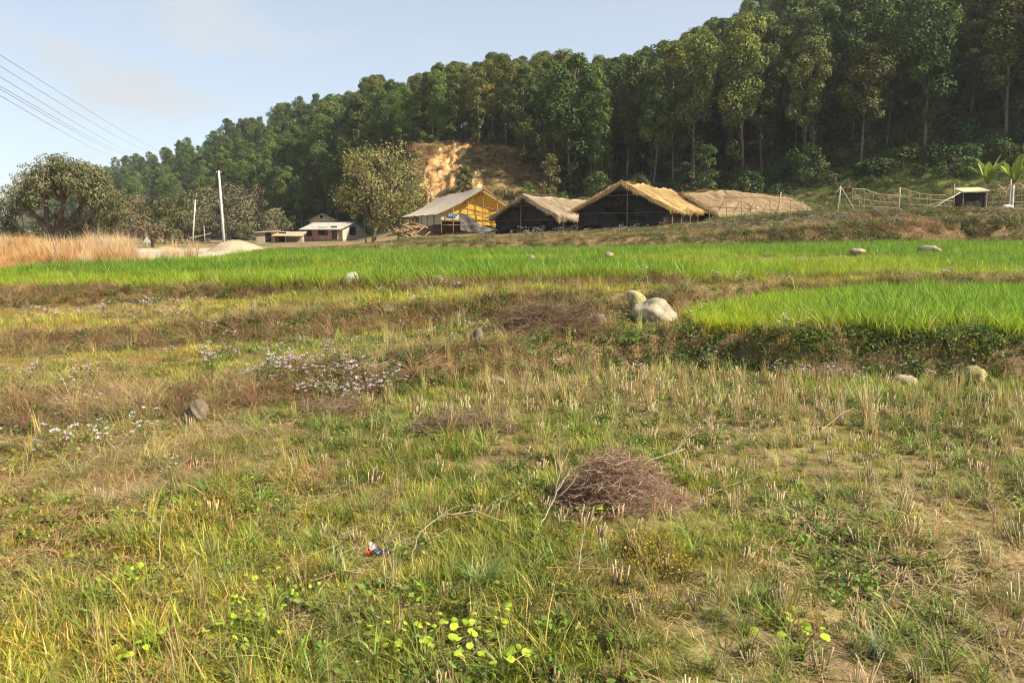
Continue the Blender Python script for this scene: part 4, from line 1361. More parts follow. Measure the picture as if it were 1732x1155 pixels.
DUST = (.165, .155, .085); OLIVE = (.115, .125, .048); BROWN = (.19, .145, .085)
for a in (('dusty_tree', 'wide dusty grey-green tree behind the tall concrete pole', 385, 100, 308, 120, DUST, (.24, .42), 3400, 20),
          ('dusty_tree', 'dusty grey-green tree just behind the shorter leaning pole', 325, 108, 318, 70, (.145, .145, .07), (.24, .42), 2200, 14),
          ('dusty_tree', 'low dusty tree behind the grey mud shed', 468, 112, 352, 70, DUST, (.24, .4), 1800, 12),
          ('dusty_tree', 'lower dusty tree just left of the ochre upper house', 497, 120, 362, 34, (.13, .13, .06), (.24, .4), 900, 9),
          ('olive_tree', 'olive-green round tree above the ochre sand heap', 283, 92, 332, 72, OLIVE, (.24, .42), 2400, 14),
          ('bare_tree', 'brownish half-bare tree right of the big mango tree', 236, 78, 322, 62, BROWN, (.16, .3), 1500, 14),
          ('bare_tree', 'brown scrubby tree beside the road sign', 262, 72, 372, 56, BROWN, (.15, .28), 1200, 10),
          ('bare_tree', 'brown leafless-looking scrub tree at the foot of the dark wood', 445, 135, 300, 44, BROWN, (.2, .34), 900, 10),
          ('green_shrub', 'grey-green shrub behind the mud shed porch', 418, 98, 378, 40, (.12, .12, .06), (.16, .3), 900, 9),
          ('green_shrub', 'dusty shrub at the foot of the leaning pole', 300, 96, 388, 40, (.18, .14, .08), (.16, .28), 800, 8)):
    round_tree(*a[:6], a[6], leaf=a[7], n=a[8], blobs=a[9], low=.18)
for px, d, ty, w, col, lab in ((1188, 82, 232, 50, (.075, .115, .032), 'bright green bush at the forest edge above the long thatched roof'),
                               (1352, 80, 240, 70, (.075, .105, .036), 'broad green bush at the forest edge above the leaning grey post'),
                               (1592, 76, 248, 64, (.05, .085, .026), 'dark green bush below the crooked trunk above the small hut'),
                               (1722, 74, 195, 60, (.04, .085, .026), 'dark bush at the right edge above the banana plants'),
                               (1010, 84, 285, 60, (.085, .115, .035), 'yellow-green bush behind the gabled thatched shed'),
                               (1075, 84, 292, 52, (.075, .10, .03), 'green bush right behind the gabled thatched roof'),
                               (930, 88, 250, 50, (.13, .125, .045), 'tall yellowish bush behind the grey-thatched shed'),
                               (1150, 84, 268, 46, (.055, .08, .026), 'dark leafy bush left of the bright green forest-edge bush'),
                               (1260, 80, 285, 56, (.045, .07, .024), 'dark low bush between the bright and the broad green bushes'),
                               (1470, 78, 268, 60, (.045, .075, .025), 'dark low bush above the bamboo trellis'),
                               (700, 84, 300, 46, (.13, .13, .05), 'bush left of the orange slip behind the tarpaulin roof'),
                               (790, 93, 276, 30, (.13, .13, .045), 'small olive bush growing on the orange slip'),
                               (730, 112, 232, 30, (.14, .13, .04), 'yellowish bush on the lip of the orange slip')):
    round_tree('forest_bush', lab, px, d, ty, w, col, (.2, .4), 1500, 12, .07, low=.06, cat='bush')


def mango_tree():
    d = 60.0
    b = at(98, 420, d); z0 = gz(b.x, d)
    root = thing('mango_tree', (b.x, d, z0), 'big spreading mango tree with dusty leaves behind the tall dry grass', 'tree')
    tb, cb = MB(), MB()
    w = lambda px, py, dy=0: np.array(at(px, py, d + dy))
    base = np.array([b.x, d, z0 - .3])
    f1, f2 = w(88, 398), w(72, 372, -.4)
    tb.tube(limb(base, f1, .02, 5), np.linspace(.55, .45, 5), 10)
    ends = []
    for s, e, r in ((f1, w(50, 352, -1), .26), (f1, w(78, 340, .6), .24), (f1, w(108, 345, -.6), .24), (f1, w(135, 352, 1), .22), (f1, w(160, 358, -.8), .18), (f1, w(18, 372, -1.2), .16), (f2, w(30, 345, 1), .16)):
        p = limb(s, e, .07, 6); tb.tube(p, np.linspace(r, r * .55, 6), 7); ends.append((e, r * .5))
    for k in range(92):
        a = random.uniform(0, pi)
        rr = random.uniform(.50, .92)
        px = 104 + 104 * rr * cos(a); py = 352 - 84 * rr * sin(a)
        dy = random.uniform(-4.2, 4.2) * math.sqrt(max(.05, 1 - rr * rr * .8))
        if sin(a) < .28 and px < 150 and px > 60: continue
        c = w(px, py, dy)
        br = random.uniform(.75, 1.15)
        g = np.array(random.choice([(.16, .155, .08), (.13, .14, .058), (.18, .175, .098), (.10, .115, .045)]))
        blob_leaves(cb, c, (br, br, br * .8), 210, (.22, .36), g, hang=1.4, asp=.33)
        e, r = min(ends, key=lambda q_: np.linalg.norm(q_[0] - c))
        tb.tube(limb(e, c, .06, 4), np.linspace(r * .55, .03, 4), 5)
    for px, py, dy in ((190, 368, -.5), (178, 378, .5), (200, 352, 0), (170, 390, -1), (185, 392, .4), (10, 360, 0), (-5, 345, 1), (-12, 368, -1), (16, 380, .8), (150, 398, .6), (128, 402, -.5), (64, 402, -.8), (110, 392, 1.5), (140, 385, 1.6), (40, 398, 1.2), (205, 340, .5), (210, 362, -1), (196, 380, 1), (120, 378, 2.5), (70, 385, 2.4), (95, 370, 3), (160, 372, 2), (25, 392, -.5), (5, 388, .5), (175, 404, 0), (145, 408, -.8)):
        c = w(px, py, dy); br = random.uniform(.65, .95)
        blob_leaves(cb, c, (br, br, br * .85), 170, (.22, .36), np.array((.12, .12, .055)), hang=1.4, asp=.33)
        e, r = min(ends, key=lambda q_: np.linalg.norm(q_[0] - c))
        tb.tube(limb(e, c, .06, 4), np.linspace(r * .4, .03, 4), 5)
    part('trunk', tb, M['bark'], root, True)
    part('crown', cb, M['leaf_near'], root, True)


mango_tree()


def roadside_tree():
    d = 55.0
    b = at(632, 415, d); z0 = gz(b.x, d)
    root = thing('roadside_tree', (b.x, d, z0), 'leafy light-crowned tree in front of the tarpaulin shed, beside the pink house', 'tree')
    tb, cb = MB(), MB()
    w = lambda px, py, dy=0: np.array(at(px, py, d + dy))
    base = np.array([b.x, d, z0 - .3]); f = w(634, 378)
    tb.tube(limb(base, f, .015, 6), [.25, .2, .17, .16, .15, .15], 9)
    tb.tube(limb(base + np.array([-.5, .1, 0]), w(618, 350, .3), .03, 5), [.07, .06, .055, .05, .04], 6)
    for k in range(64):
        a = random.uniform(0, 2 * pi); rr = math.sqrt(random.random())
        px = 642 + 72 * rr * cos(a); py = 312 + 66 * rr * sin(a)
        if py > 358: px = 642 + (px - 642) * .72
        dy = random.gauss(0, 1.3)
        c = w(px, py, dy)
        m = f * .45 + c * .55 + np.array([0, 0, .2])
        p = np.vstack([limb(f, m, .05, 4), limb(m, c, .05, 4)[1:]])
        tb.tube(p, np.linspace(.06, .012, 7), 5)
        for j in range(3):
            e = c + RNG.normal(0, .45, 3) + np.array([0, 0, .3])
            tb.tube(limb(m * .4 + c * .6, e, .06, 4), [.018, .014, .01, .006], 3, cap=False)
        br = random.uniform(.6, 1.05)
        g = np.array(random.choice([(.25, .235, .09), (.20, .20, .07), (.29, .26, .11), (.16, .165, .055)]))
        blob_leaves(cb, c, (br, br, br), 150, (.13, .23), g, hang=.9, asp=.55, fill=.1)
    part('trunk', tb, M['bark'], root, True)
    part('crown', cb, M['leaf_near'], root, True)


roadside_tree()


def banana_plant(label, px, base_y, d, height, leaves, dry=0):
    p = at(px, base_y, d); z0 = gz(p.x, d)
    root = thing('banana_plant', (p.x, d, z0), label, 'banana plant', 'banana plants by the small hut')
    tb = MB()
    tb.tube(limb((p.x, d, z0 - .1), (p.x + .05, d, z0 + height * .5), .02, 5), [.13, .12, .11, .09, .07], 8)
    part('trunk', tb, M['own'], root, True)
    c0 = np.array([p.x + .05, d, z0 + height * .48])
    for k in range(leaves + dry):
        isd = k >= leaves
        a = k * 2.4 + random.uniform(-.3, .3)
        L = height * random.uniform(.5, .62)
        n = 9
        s = np.linspace(0, 1, n)
        lean = random.uniform(.25, .75) if not isd else random.uniform(.8, 1.1)
        rise = random.uniform(.85, 1.0) if not isd else .45
        dx = np.array([cos(a), sin(a), 0])
        C = c0 + dx * (lean * L * s ** 1.3)[:, None] + np.array([0, 0, 1]) * (L * (rise * s - (.35 + (1.1 if isd else 0)) * lean * s ** 2.2))[:, None]
        wd = .21 * np.sin(pi * (.12 + .86 * s)) ** .8 * (s > .1) + .012
        if isd: wd = wd * .35
        sd = np.array([-sin(a), cos(a), 0])
        col = np.array((.22, .29, .055)) if not isd else np.array((.30, .22, .12))
        G = np.stack([C - sd * wd[:, None] + np.array([0, 0, 1]) * (wd * .45)[:, None], C, C + sd * wd[:, None] + np.array([0, 0, 1]) * (wd * .45)[:, None]], 1)
        mb = MB(); mb.grid(G, col=np.broadcast_to(col * random.uniform(.85, 1.2), (n, 3, 3)))
        part('leaf', mb, M['own'], root, True)


banana_plant('tallest banana plant with upright pale leaves, behind the small black hut', 1666, 340, 48, 3.7, 9, 2)
banana_plant('banana plant with drooping brown leaves at the right edge behind the tall pale post', 1710, 342, 47.5, 3.6, 9, 4)
banana_plant('small low banana plant peeping over the roof of the black hut', 1634, 342, 48.5, 2.2, 7, 0)

# ================================================================ SHEDS AND HOUSES
class Frame:
    """local frame of a building: u along its axis, v to the right of it, z up"""
    def __init__(self, x, y, ax, ay):
        L = math.hypot(ax, ay)
        self.o = np.array([x, y, 0.]); self.a = np.array([ax / L, ay / L, 0]); self.p = np.array([ay / L, -ax / L, 0])
        self.R = np.stack([self.a, self.p, np.array([0, 0, 1.])], 1)

    def __call__(self, u, v, z):
        u, v, z = np.broadcast_arrays(np.asarray(u, float), np.asarray(v, float), np.asarray(z, float))
        return self.o + u[..., None] * self.a + v[..., None] * self.p + z[..., None] * np.array([0, 0, 1.])


def sheet(fr, u, v, z, thick=.02, amp=.0, seed=1, freq=1.2, axis='p'):
    """a limp sheet given as grids of u, v, z, wrinkled along one axis, with a back face"""
    P = fr(u, v, z)
    n = (fbm(u * freq + v * freq * .9 + seed, z * freq * 1.3 + seed, seed) - .5) * 2 * amp
    n = n + (np.abs(vnoise((u + v) * freq * 1.6 + z * .8, z * .7 + seed, seed + 5) - .5) * 2 - .5) * amp * .8
    n = n + (np.abs(vnoise((u + v) * freq * 3.7 - z * 2.2, z * 1.5 + (u + v) * .8, seed + 15) - .5) * 2 - .5) * amp * .45
    ax = fr.p if axis == 'p' else (fr.a if axis == 'a' else np.array([0, 0, 1.]))
    mb = MB()
    A = P + n[..., None] * ax
    mb.grid(A)
    return mb


def lin(a, b, n): return np.linspace(a, b, n)


def post(root, p0, p1, r=.04, mat='bamboo', name='post', parent=None):
    mb = MB(); mb.tube(limb(p0, p1, .006, 4), [r, r * .97, r * .93, r * .9], 6)
    return part(name, mb, M[mat], root, True, parent)


def thatch(fr, u0, u1, side, hw, zr, ze, col, seed, drop=.22, nst=2400, rise=0.0):
    """one slope of a straw roof: a thick uneven layer of straw bundles with a ragged hanging fringe"""
    nu, nv = 46, 14
    uu, ss = np.meshgrid(lin(u0, u1, nu), lin(0, 1, nv), indexing='ij')
    z = zr + (ze - zr) * ss + rise * (uu - u0) / (u1 - u0)
    n = (fbm(uu * 1.4, ss * 5, seed) - .5) * .30 - .12 * np.sin(ss * pi) + (vnoise(uu * .45, ss * 0, seed + 21) - .5) * .34
    v = side * hw * ss
    mb = MB()
    cc = np.asarray(col) * (.75 + .5 * fbm(uu * 3, ss * 6, seed + 3))[..., None]
    top = fr(uu, v, z + n + .10); bot = fr(uu, v, z + n - .10)
    mb.grid(top, col=cc); mb.grid(bot, col=cc * .8)
    for e in (0, -1):
        mb.grid(np.stack([top[e], bot[e]], 0), col=np.stack([cc[e], cc[e]], 0))
    mb.grid(np.stack([top[:, -1], bot[:, -1]], 0), col=np.stack([cc[:, -1], cc[:, -1]], 0))
    # straw laid down the slope
    k = nst
    u = U(u0 - .1, u1 + .1, k); s = U(-.02, 1.0, k)
    iu = np.clip(((u - u0) / (u1 - u0) * (nu - 1)).astype(int), 0, nu - 1); isx = np.clip((s * (nv - 1)).astype(int), 0, nv - 1)
    zb = zr + (ze - zr) * s + rise * (u - u0) / (u1 - u0) + n[iu, isx] + .09
    L = U(.45, .9, k)
    sl = math.hypot(hw, zr - ze)
    dv, dz = side * hw / sl, (ze - zr) / sl
    p0 = fr(u, side * hw * s, zb)
    du = RNG.normal(0, .10, k)
    p1 = fr(u + du * L, side * hw * s + dv * L, zb + dz * L + U(.0, .10, k))
    pm = (p0 + p1) / 2 + np.array([0, 0, .04])
    w = fr.a * .02
    V = np.stack([p0 - w, p0 + w, pm - w, pm + w, p1 - w * .4, p1 + w * .4], 1).reshape(-1, 3)
    q = np.array([[0, 1, 3, 2], [2, 3, 5, 4]])
    mb.add(V, (q[None] + (np.arange(k) * 6)[:, None, None]).reshape(-1, 4), col=np.repeat(vary(col, k, .22, .06), 6, 0))
    # fringe
    k = 1000
    u = U(u0 - .1, u1 + .1, k)
    ln = drop * (.35 + 1.5 * vnoise(u * 1.5, u * 0 + seed, seed + 7)) * U(.6, 1.3, k)
    p0 = fr(u, side * hw * U(.97, 1.02, k), ze + rise * (u - u0) / (u1 - u0) + U(-.05, .12, k))
    p1 = p0 + fr.p * (side * U(.02, .25, k) * ln)[:, None] - np.array([0, 0, 1]) * ln[:, None] + fr.a * RNG.normal(0, .06, k)[:, None]
    V = np.stack([p0 - w, p0 + w, p1 - w * .3, p1 + w * .3], 1).reshape(-1, 3)
    mb.add(V, np.array([[0, 1, 3, 2]])[None].repeat(k, 0).reshape(-1, 4) + np.repeat(np.arange(k) * 4, 1)[:, None], col=np.repeat(vary(np.asarray(col) * 1.05, k, .2, .06), 4, 0))
    # straw over the rakes (front end)
    k = 420
    s = U(0, 1, k)
    zb = zr + (ze - zr) * s
    p0 = fr(u0 + U(-.15, .1, k), side * hw * s, zb + U(-.05, .14, k))
    ln = drop * U(.3, 1.2, k) * (.5 + 1.6 * vnoise(s * 7, s * 0 + seed, seed + 9))
    p1 = p0 + fr.p * (side * .35 * ln)[:, None] - np.array([0, 0, 1]) * (ln * .9)[:, None] - fr.a * U(0, .15, k)[:, None]
    wv = fr.p * .02
    V = np.stack([p0 - wv, p0 + wv, p1 - wv * .3, p1 + wv * .3], 1).reshape(-1, 3)
    mb.add(V, np.array([[0, 1, 3, 2]])[None].repeat(k, 0).reshape(-1, 4) + np.repeat(np.arange(k) * 4, 1)[:, None], col=np.repeat(vary(np.asarray(col), k, .2, .06), 4, 0))
    return mb


def thatched_shed(label, fx, fy, ax, ay, hw, L, zr, ze, col, seed, rise=0, vent=None, back=None, gable_posts=(.15,), nst=2600):
    fr = Frame(fx, fy, ax, ay)
    zb = gz(fx, fy) - .15
    root = thing('thatched_shed', (fx, fy, zb + .15), label, 'shed', 'thatched sheds below the hill')
    for side in (1, -1):
        part('thatch_slope', thatch(fr, -.35, L, side, hw + .35, zr, ze - .12, col, seed + side, nst=nst, rise=rise), M['own'], root, False, kind='stuff')
    # black plastic gable
    v, f = np.meshgrid(lin(-hw, hw, 90), lin(0, 1, 44), indexing='ij')
    roof = zr - .16 + (ze - zr) * np.abs(v) / hw
    sag = .12 * np.abs(np.sin(v * 1.7))
    zt = roof if vent is None else np.minimum(roof, vent)
    z = zb + (zt - zb) * f
    part('gable_sheet', sheet(fr, 0 * v + .05, v, z, amp=.34, seed=seed, freq=.8, axis='a'), M['plastic'], root, True)
    if vent is not None:
        hv = hw * (zr - .16 - vent) / (zr - ze)
        v, f = np.meshgrid(lin(-hv, hv, 16), lin(0, 1, 8), indexing='ij')
        roof = zr - .16 + (ze - zr) * np.abs(v) / hw
        part('gable_net', sheet(fr, 0 * v + .22, v, vent - .05 + (roof - vent + .05) * f, amp=.05, seed=seed + 1, axis='a'), M['plastic_g'], root, True)
    for side in (1, -1):
        u, f = np.meshgrid(lin(.05, L - .1, 50), lin(0, 1, 10), indexing='ij')
        part('side_sheet', sheet(fr, u, side * (hw - .05) + 0 * u, zb + (ze - .05 + rise * u / L - zb) * f, amp=.08, seed=seed + 2 + side, axis='p'), M['plastic'], root, True)
    v, f = np.meshgrid(lin(-hw, hw, 20), lin(0, 1, 8), indexing='ij')
    roof = zr + rise - .16 + (ze - zr) * np.abs(v) / hw
    part('back_sheet', sheet(fr, 0 * v + L - .15, v, zb + (roof - zb) * f, amp=.06, seed=seed + 9, axis='a'), M['plastic'], root, True)
    for g in gable_posts:
        t = zr - .2 + (ze - zr) * abs(g)
        post(root, fr(-.16, g * hw, zb), fr(-.16, g * hw, t if g else zr - .1), .04)
    post(root, fr(-.22, -hw * .98, ze - .35), fr(-.22, hw * .98, ze - .30), .014, name='rail')
    post(root, fr(-.24, -hw * .5, (zr + ze) / 2), fr(-.24, hw * .5, (zr + ze) / 2 + .03), .025, name='rail')
    post(root, fr(-.3, 0, zr - .06), fr(L, 0, zr - .06 + rise), .05, name='ridge_pole')
    for k in range(5):
        u = L * (k + .5) / 5
        post(root, fr(u, hw + .06, zb + .05), fr(u, hw + .06, ze + .05), .045)
    return fr, root, zb


thatched_shed('low black-walled shed under a greyish straw roof, right beside the tarpaulin shed', 1.0, 58, .57, .82, 2.75, 10.5, 4.50, 3.0, (.46, .37, .25), 11, gable_posts=(-.1,), vent=3.95)
thatched_shed('tallest gabled black shed with golden straw roof, in the middle of the sheds', 7.55, 52, .447, .894, 3.15, 13, 5.12, 3.42, (.52, .36, .17), 23, vent=4.55)
frC, rootC, zbC = thatched_shed('long thatched shed with pale straw roof, rightmost of the sheds', 14.2, 62, .86, .51, 3.7, 9.5, 5.02, 3.30, (.47, .355, .21), 37, rise=.16, nst=3600)
# its lower second length
for side in (1, -1):
    part('thatch_slope', thatch(frC, 9.3, 13.2, side, 3.75, 4.92, 3.25, (.46, .35, .21), 51 + side, nst=1500), M['own'], rootC, False, kind='stuff')
u, f = np.meshgrid(lin(9.4, 13.0, 24), lin(0, 1, 8), indexing='ij')
part('side_sheet', sheet(frC, u, 3.55 + 0 * u, zbC + (3.2 - zbC) * f, amp=.08, seed=61), M['plastic_g'], rootC, True)


def tarpaulin_shed():
    fr = Frame(-2.4, 62, -.31, .95)
    zb = gz(-2.4, 62) - .1
    root = thing('tarpaulin_shed', (-2.4, 62, zb + .1), 'open shed under a big beige tarpaulin with painted yellow glow inside its gable', 'shed')
    zr, ze, hw, L = 5.42, 3.38, 3.5, 17.5
    # left slope: seen from outside
    u, s = np.meshgrid(lin(0, 1, 60), lin(0, 1, 24), indexing='ij')
    front = -.75 * (1 - s) ** 2 - .05
    uu = front + (L - front) * u
    z = zr + (ze - zr) * s - .20 * np.sin(s * pi) - .07 * np.abs(np.sin(uu * .9)) * np.sin(s * pi * .9) + .05 * (1 - s) * np.sin(uu * .7)
    z = z - .12 * (1 - u) * s ** 3
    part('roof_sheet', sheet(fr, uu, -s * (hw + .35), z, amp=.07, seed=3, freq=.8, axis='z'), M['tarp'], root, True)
    # right slope
    front = -.5 * (1 - s) + .4 * np.abs(np.sin(s * 7)) * s
    uu = front + (L - front) * u
    z = zr + (ze + .1 - zr) * s - .16 * np.sin(s * pi)
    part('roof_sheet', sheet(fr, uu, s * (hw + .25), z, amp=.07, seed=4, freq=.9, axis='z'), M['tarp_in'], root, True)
    # sheet behind the truss, coloured yellow for light coming through the tarp
    v, f = np.meshgrid(lin(-hw * .92, hw * .95, 40), lin(0, 1, 16), indexing='ij')
    roof = zr - .25 + (ze - zr) * np.abs(v) / hw
    part('gable_sheet', sheet(fr, 0 * v + .5, v, 3.25 + (roof - 3.25) * f, amp=.05, seed=5, axis='a'), M['tarp_glow'], root, True)
    v, f = np.meshgrid(lin(-1.3, hw * .9, 34), lin(0, 1, 10), indexing='ij')
    part('glow_band', sheet(fr, 0 * v + .42, v, 2.35 + (3.22 - 2.35) * f, amp=.07, seed=6, axis='a'), M['tarp_glow'], root, True)  # lower band of the same painted glow
    # pale sheet behind the left bay and along the left side
    u2, f = np.meshgrid(lin(.2, 9, 30), lin(0, 1, 8), indexing='ij')
    part('side_sheet', sheet(fr, u2, -hw + 0 * u2, zb + .8 + (ze - .12 - zb - .8) * f, amp=.06, seed=7), M['cream'], root, True)
    v, f = np.meshgrid(lin(-hw, -1.35, 14), lin(0, 1, 8), indexing='ij')
    part('bay_sheet', sheet(fr, 0 * v + .5, v, 2.75 + .55 * f, amp=.04, seed=8, axis='a'), M['cream'], root, True)
    mb = MB(); mb.box(fr(3.2, -1.6, (zb + 2.7) / 2), (3.0, 3.3, 2.7 - zb), fr.R)
    part('store_wall', mb, M['wood'], root)
    mb = MB(); mb.box(fr(6.5, 1.2, (zb + 2.4) / 2), (.1, 4.2, 2.4 - zb), fr.R)
    part('back_wall', mb, M['dark'], root)
    mb = MB(); mb.box(fr(.35, -2.45, 3.2), (.02, .75, .22), fr.R)
    part('blue_patch', mb, M['blue'], root)
    # torn grey net along the front
    v, f = np.meshgrid(lin(-1.95, 3.3, 60), lin(0, 1, 14), indexing='ij')
    top = np.interp(v, [-2, -1.7, -1.2, -.4, .6, 1.7, 2.35, 2.6, 2.9, 3.3], [3.36, 3.30, 3.1, 2.45, 2.12, 2.20, 2.75, 3.12, 2.7, 2.5])
    bot = np.interp(v, [-2, -1, .5, 1.8, 2.6, 3.3], [zb + .35, zb + .15, zb + .1, zb + .3, zb + .2, zb + .1])
    part('torn_net', sheet(fr, -.18 + 0 * v + .1 * np.sin(v * 3), v, bot + (top - bot) * f, amp=.13, seed=9, freq=1.3, axis='a'), M['plastic_g'], root, True)
    # frame
    for g in (-1, -.72, -.36, 0, .36, .72, 1):
        post(root, fr(0, g * hw, zb), fr(0, g * hw, zr - .15 + (ze - zr) * abs(g)), .045)
    for k in range(1, 7):
        post(root, fr(k * 2.7, -hw - .02, zb), fr(k * 2.7, -hw - .02, ze - .05), .045)
    post(root, fr(-.06, -hw, ze - .14), fr(-.06, hw, ze - .10), .04, name='rail')
    post(root, fr(-.08, -hw, 2.75), fr(-.08, hw * .95, 2.72), .03, name='rail')
    post(root, fr(-.08, -hw, 2.35), fr(-.08, -1.3, 2.38), .03, name='rail')
    post(root, fr(.2, -hw * .6, ze - .1), fr(.2, -.1, zr - .4), .03, name='brace')
    post(root, fr(.2, hw * .7, ze), fr(.2, -hw * .45, zr - 1.2), .03, name='brace')
    post(root, fr(.2, -hw * .25, ze - .1), fr(.2, hw * .55, ze - .75), .03, name='brace')
    post(root, fr(-.5, 0, zr - .06), fr(L, 0, zr - .06), .05, name='ridge_pole')
    for s_ in (1, -1):
        post(root, fr(.02, 0, zr - .12), fr(.02, s_ * hw, ze - .1), .04, name='rafter')


tarpaulin_shed()


def slab(mb, pts, th=.08):
    """thick plate over four corner points"""
    P = np.asarray(pts, float)
    mb.add(np.vstack([P, P - np.array([0, 0, th])]), [[0, 1, 2, 3], [7, 6, 5, 4], [0, 4, 5, 1], [1, 5, 6, 2], [2, 6, 7, 3], [3, 7, 4, 0]])


def corrugated(fr, u0, u1, v0, z0, v1, z1, n=None):
    """corrugated sheet: ridges run from (v0, z0) to (v1, z1)"""
    n = n or int((u1 - u0) / .06)
    u, s = np.meshgrid(lin(u0, u1, n), lin(0, 1, 3), indexing='ij')
    mb = MB()
    zz = z0 + (z1 - z0) * s + .022 * np.cos(np.arange(n) * pi)[:, None]
    P = fr(u, v0 + (v1 - v0) * s, zz)
    mb.grid(P); mb.grid(P - np.array([0, 0, .03]), flip=True)
    return mb


def window(root, fr, u, v, z, w, h, normal='v', sgn=1, frame='cream', bars=2):
    """recessed dark pane with its frame; set in a wall whose outside looks along v or u"""
    def bx(mb, a, zc, wa, hz, dep, off):
        if normal == 'v': mb.box(fr(u + a, v + sgn * off, zc), (wa, dep, hz), fr.R)
        else: mb.box(fr(u + sgn * off, v + a, zc), (dep, wa, hz), fr.R)
    mb = MB(); bx(mb, 0, z, w, h, .04, .012)
    win = part('window', mb, M['dark'], root)
    mb = MB()
    for s_ in (-1, 1):
        bx(mb, s_ * w / 2, z, .07, h + .07, .10, .03); bx(mb, 0, z + s_ * h / 2, w - .07, .07, .10, .03)
    part('frame', mb, M[frame], root, parent=win)
    mb = MB()
    for k in range(1, bars + 1): bx(mb, -w / 2 + w * k / (bars + 1), z, .035, h - .08, .05, .04)
    part('bars', mb, M[frame], root, parent=win)
    return win


def pink_house():
    c = at(580, 412, 103)
    a = radians(25)
    fr = Frame(c.x, 103, -cos(a), sin(a))       # u: along the pink wall; v: to the back
    zb = gz(c.x, 103) - .1
    L, W = 6.6, 5.0
    ze = z_at(386, 103); zr = ze + .8
    root = thing('pink_house', (c.x, 103, zb + .1), 'pink plastered house with a pale tin roof and a white end wall', 'house')
    v_in = -1 if fr.p[1] < 0 else 1
    B = lambda v: v * v_in                      # v grows to the back
    def wall(name, u0, u1, v0, v1, z0, z1, mat):
        mb = MB(); mb.box(fr((u0 + u1) / 2, B((v0 + v1) / 2), (z0 + z1) / 2), (abs(u1 - u0), abs(v1 - v0), z1 - z0), fr.R)
        return part(name, mb, M[mat], root)
    wall('wall', .2, L, 0, .2, zb, ze, 'pink')
    wall('wall', 0, .2, 0, W, zb, ze, 'cream')
    wall('wall', L - .2, L, .2, W, zb, ze, 'pink')
    wall('wall', .2, L - .2, W - .2, W, zb, ze, 'pink')
    wall('plinth', -.12, L + .12, -.12, W + .1, zb - .2, zb + .32, 'mud')
    # gable ends
    for u in (.03, L - .03):
        mb = MB()
        P = fr([u - .03, u - .03, u - .03, u + .03, u + .03, u + .03], [B(0), B(W), B(W / 2), B(0), B(W), B(W / 2)], [ze, ze, zr - .06, ze, ze, zr - .06])
        mb.add(P, [[0, 1, 4, 3], [1, 2, 5, 4], [2, 0, 3, 5]], [[0, 2, 1], [3, 4, 5]])
        part('gable', mb, M['gable'], root)
    sl = (zr - ze) / (W / 2)
    rf = part('roof', corrugated(fr, -.45, L + .4, B(-.85), ze - .85 * sl + .08, B(W / 2), zr + .08), M['metal'], root)
    part('roof_sheet', corrugated(fr, -.45, L + .4, B(W / 2), zr + .08, B(W + .5), ze - .5 * sl + .08), M['metal'], root, parent=rf)
    mb = MB(); mb.box(fr(L / 2, B(W / 2), zr + .12), (L + .9, .3, .04), fr.R)
    part('ridge_cap', mb, M['metal'], root, parent=rf)
    window(root, fr, 3.35, B(0), zb + 1.45, 1.5, 1.05, 'v', -v_in, 'wood')
    window(root, fr, 5.75, B(0), zb + 1.25, .8, .9, 'v', -v_in, 'wood')
    window(root, fr, 0, B(2.2), zb + 1.5, 1.3, 1.1, 'u', -1, 'wood')
    mb = MB(); mb.box(fr(1.35, B(-.02), zb + 1.15), (.95, .08, 1.85), fr.R)
    d = part('door', mb, M['wood'], root)
    mb = MB()
    for s_ in (-1, 1): mb.box(fr(1.35 + s_ * .52, B(-.03), zb + 1.17), (.09, .12, 1.95), fr.R)
    mb.box(fr(1.35, B(-.03), zb + 2.13), (.95, .12, .09), fr.R)
    part('frame', mb, M['cream'], root, parent=d)
    mb = MB(); mb.box(fr(1.05, B(-.09), zb + 1.1), (.05, .06, .16), fr.R)
    part('handle', mb, M['metal'], root, parent=d)
    for u in (.1, 2.3, 4.5, L - .1):
        post(root, fr(u, B(-.72), zb), fr(u, B(-.72), ze - .25), .05, 'bamboo')


def upper_house():
    c = at(545, 400, 119)
    fr = Frame(c.x, 119, 1, .12)
    zb = gz(c.x, 119); ze = z_at(371, 119); zr = z_at(361, 119)
    root = thing('ochre_house', (c.x, 119, zb), 'ochre brick upper storey with a small gable rising behind the pink house', 'house')
    mb = MB(); mb.box(fr(0, -1.8, (zb + ze) / 2), (3.7, 3.6, ze - zb), fr.R); part('wall', mb, M['ochre'], root)
    mb = MB(); mb.box(fr(0, -.02 - 0, ze - .55), (3.85, .12, .12), fr.R); part('ledge', mb, M['cream'], root)
    mb = MB()
    P = fr([-1.85, 1.85, 0, -1.85, 1.85, 0], [0, 0, 0, -3.6, -3.6, -3.6], [ze, ze, zr - .08, ze, ze, zr - .08])
    mb.add(P, [[0, 1, 4, 3], [1, 2, 5, 4], [2, 0, 3, 5]], [[0, 2, 1], [3, 4, 5]]); part('gable', mb, M['ochre'], root)
    for s_ in (-1, 1):
        mb = MB(); slab(mb, fr([0, s_ * 2.25, s_ * 2.25, 0], [.35, .35, -3.9, -3.9], [zr, ze - .22, ze - .22, zr]), .09); part('roof_slope', mb, M['oldroof'], root)
    mb = MB(); mb.box(fr(0, .03, ze + .38), (.42, .06, .42), fr.R)
    part('vent', mb, M['dark'], root)
    for s_ in (-1, 1): window(root, fr, s_ * .95, .0, ze - 1.3, .7, .8, 'v', 1, 'wood')


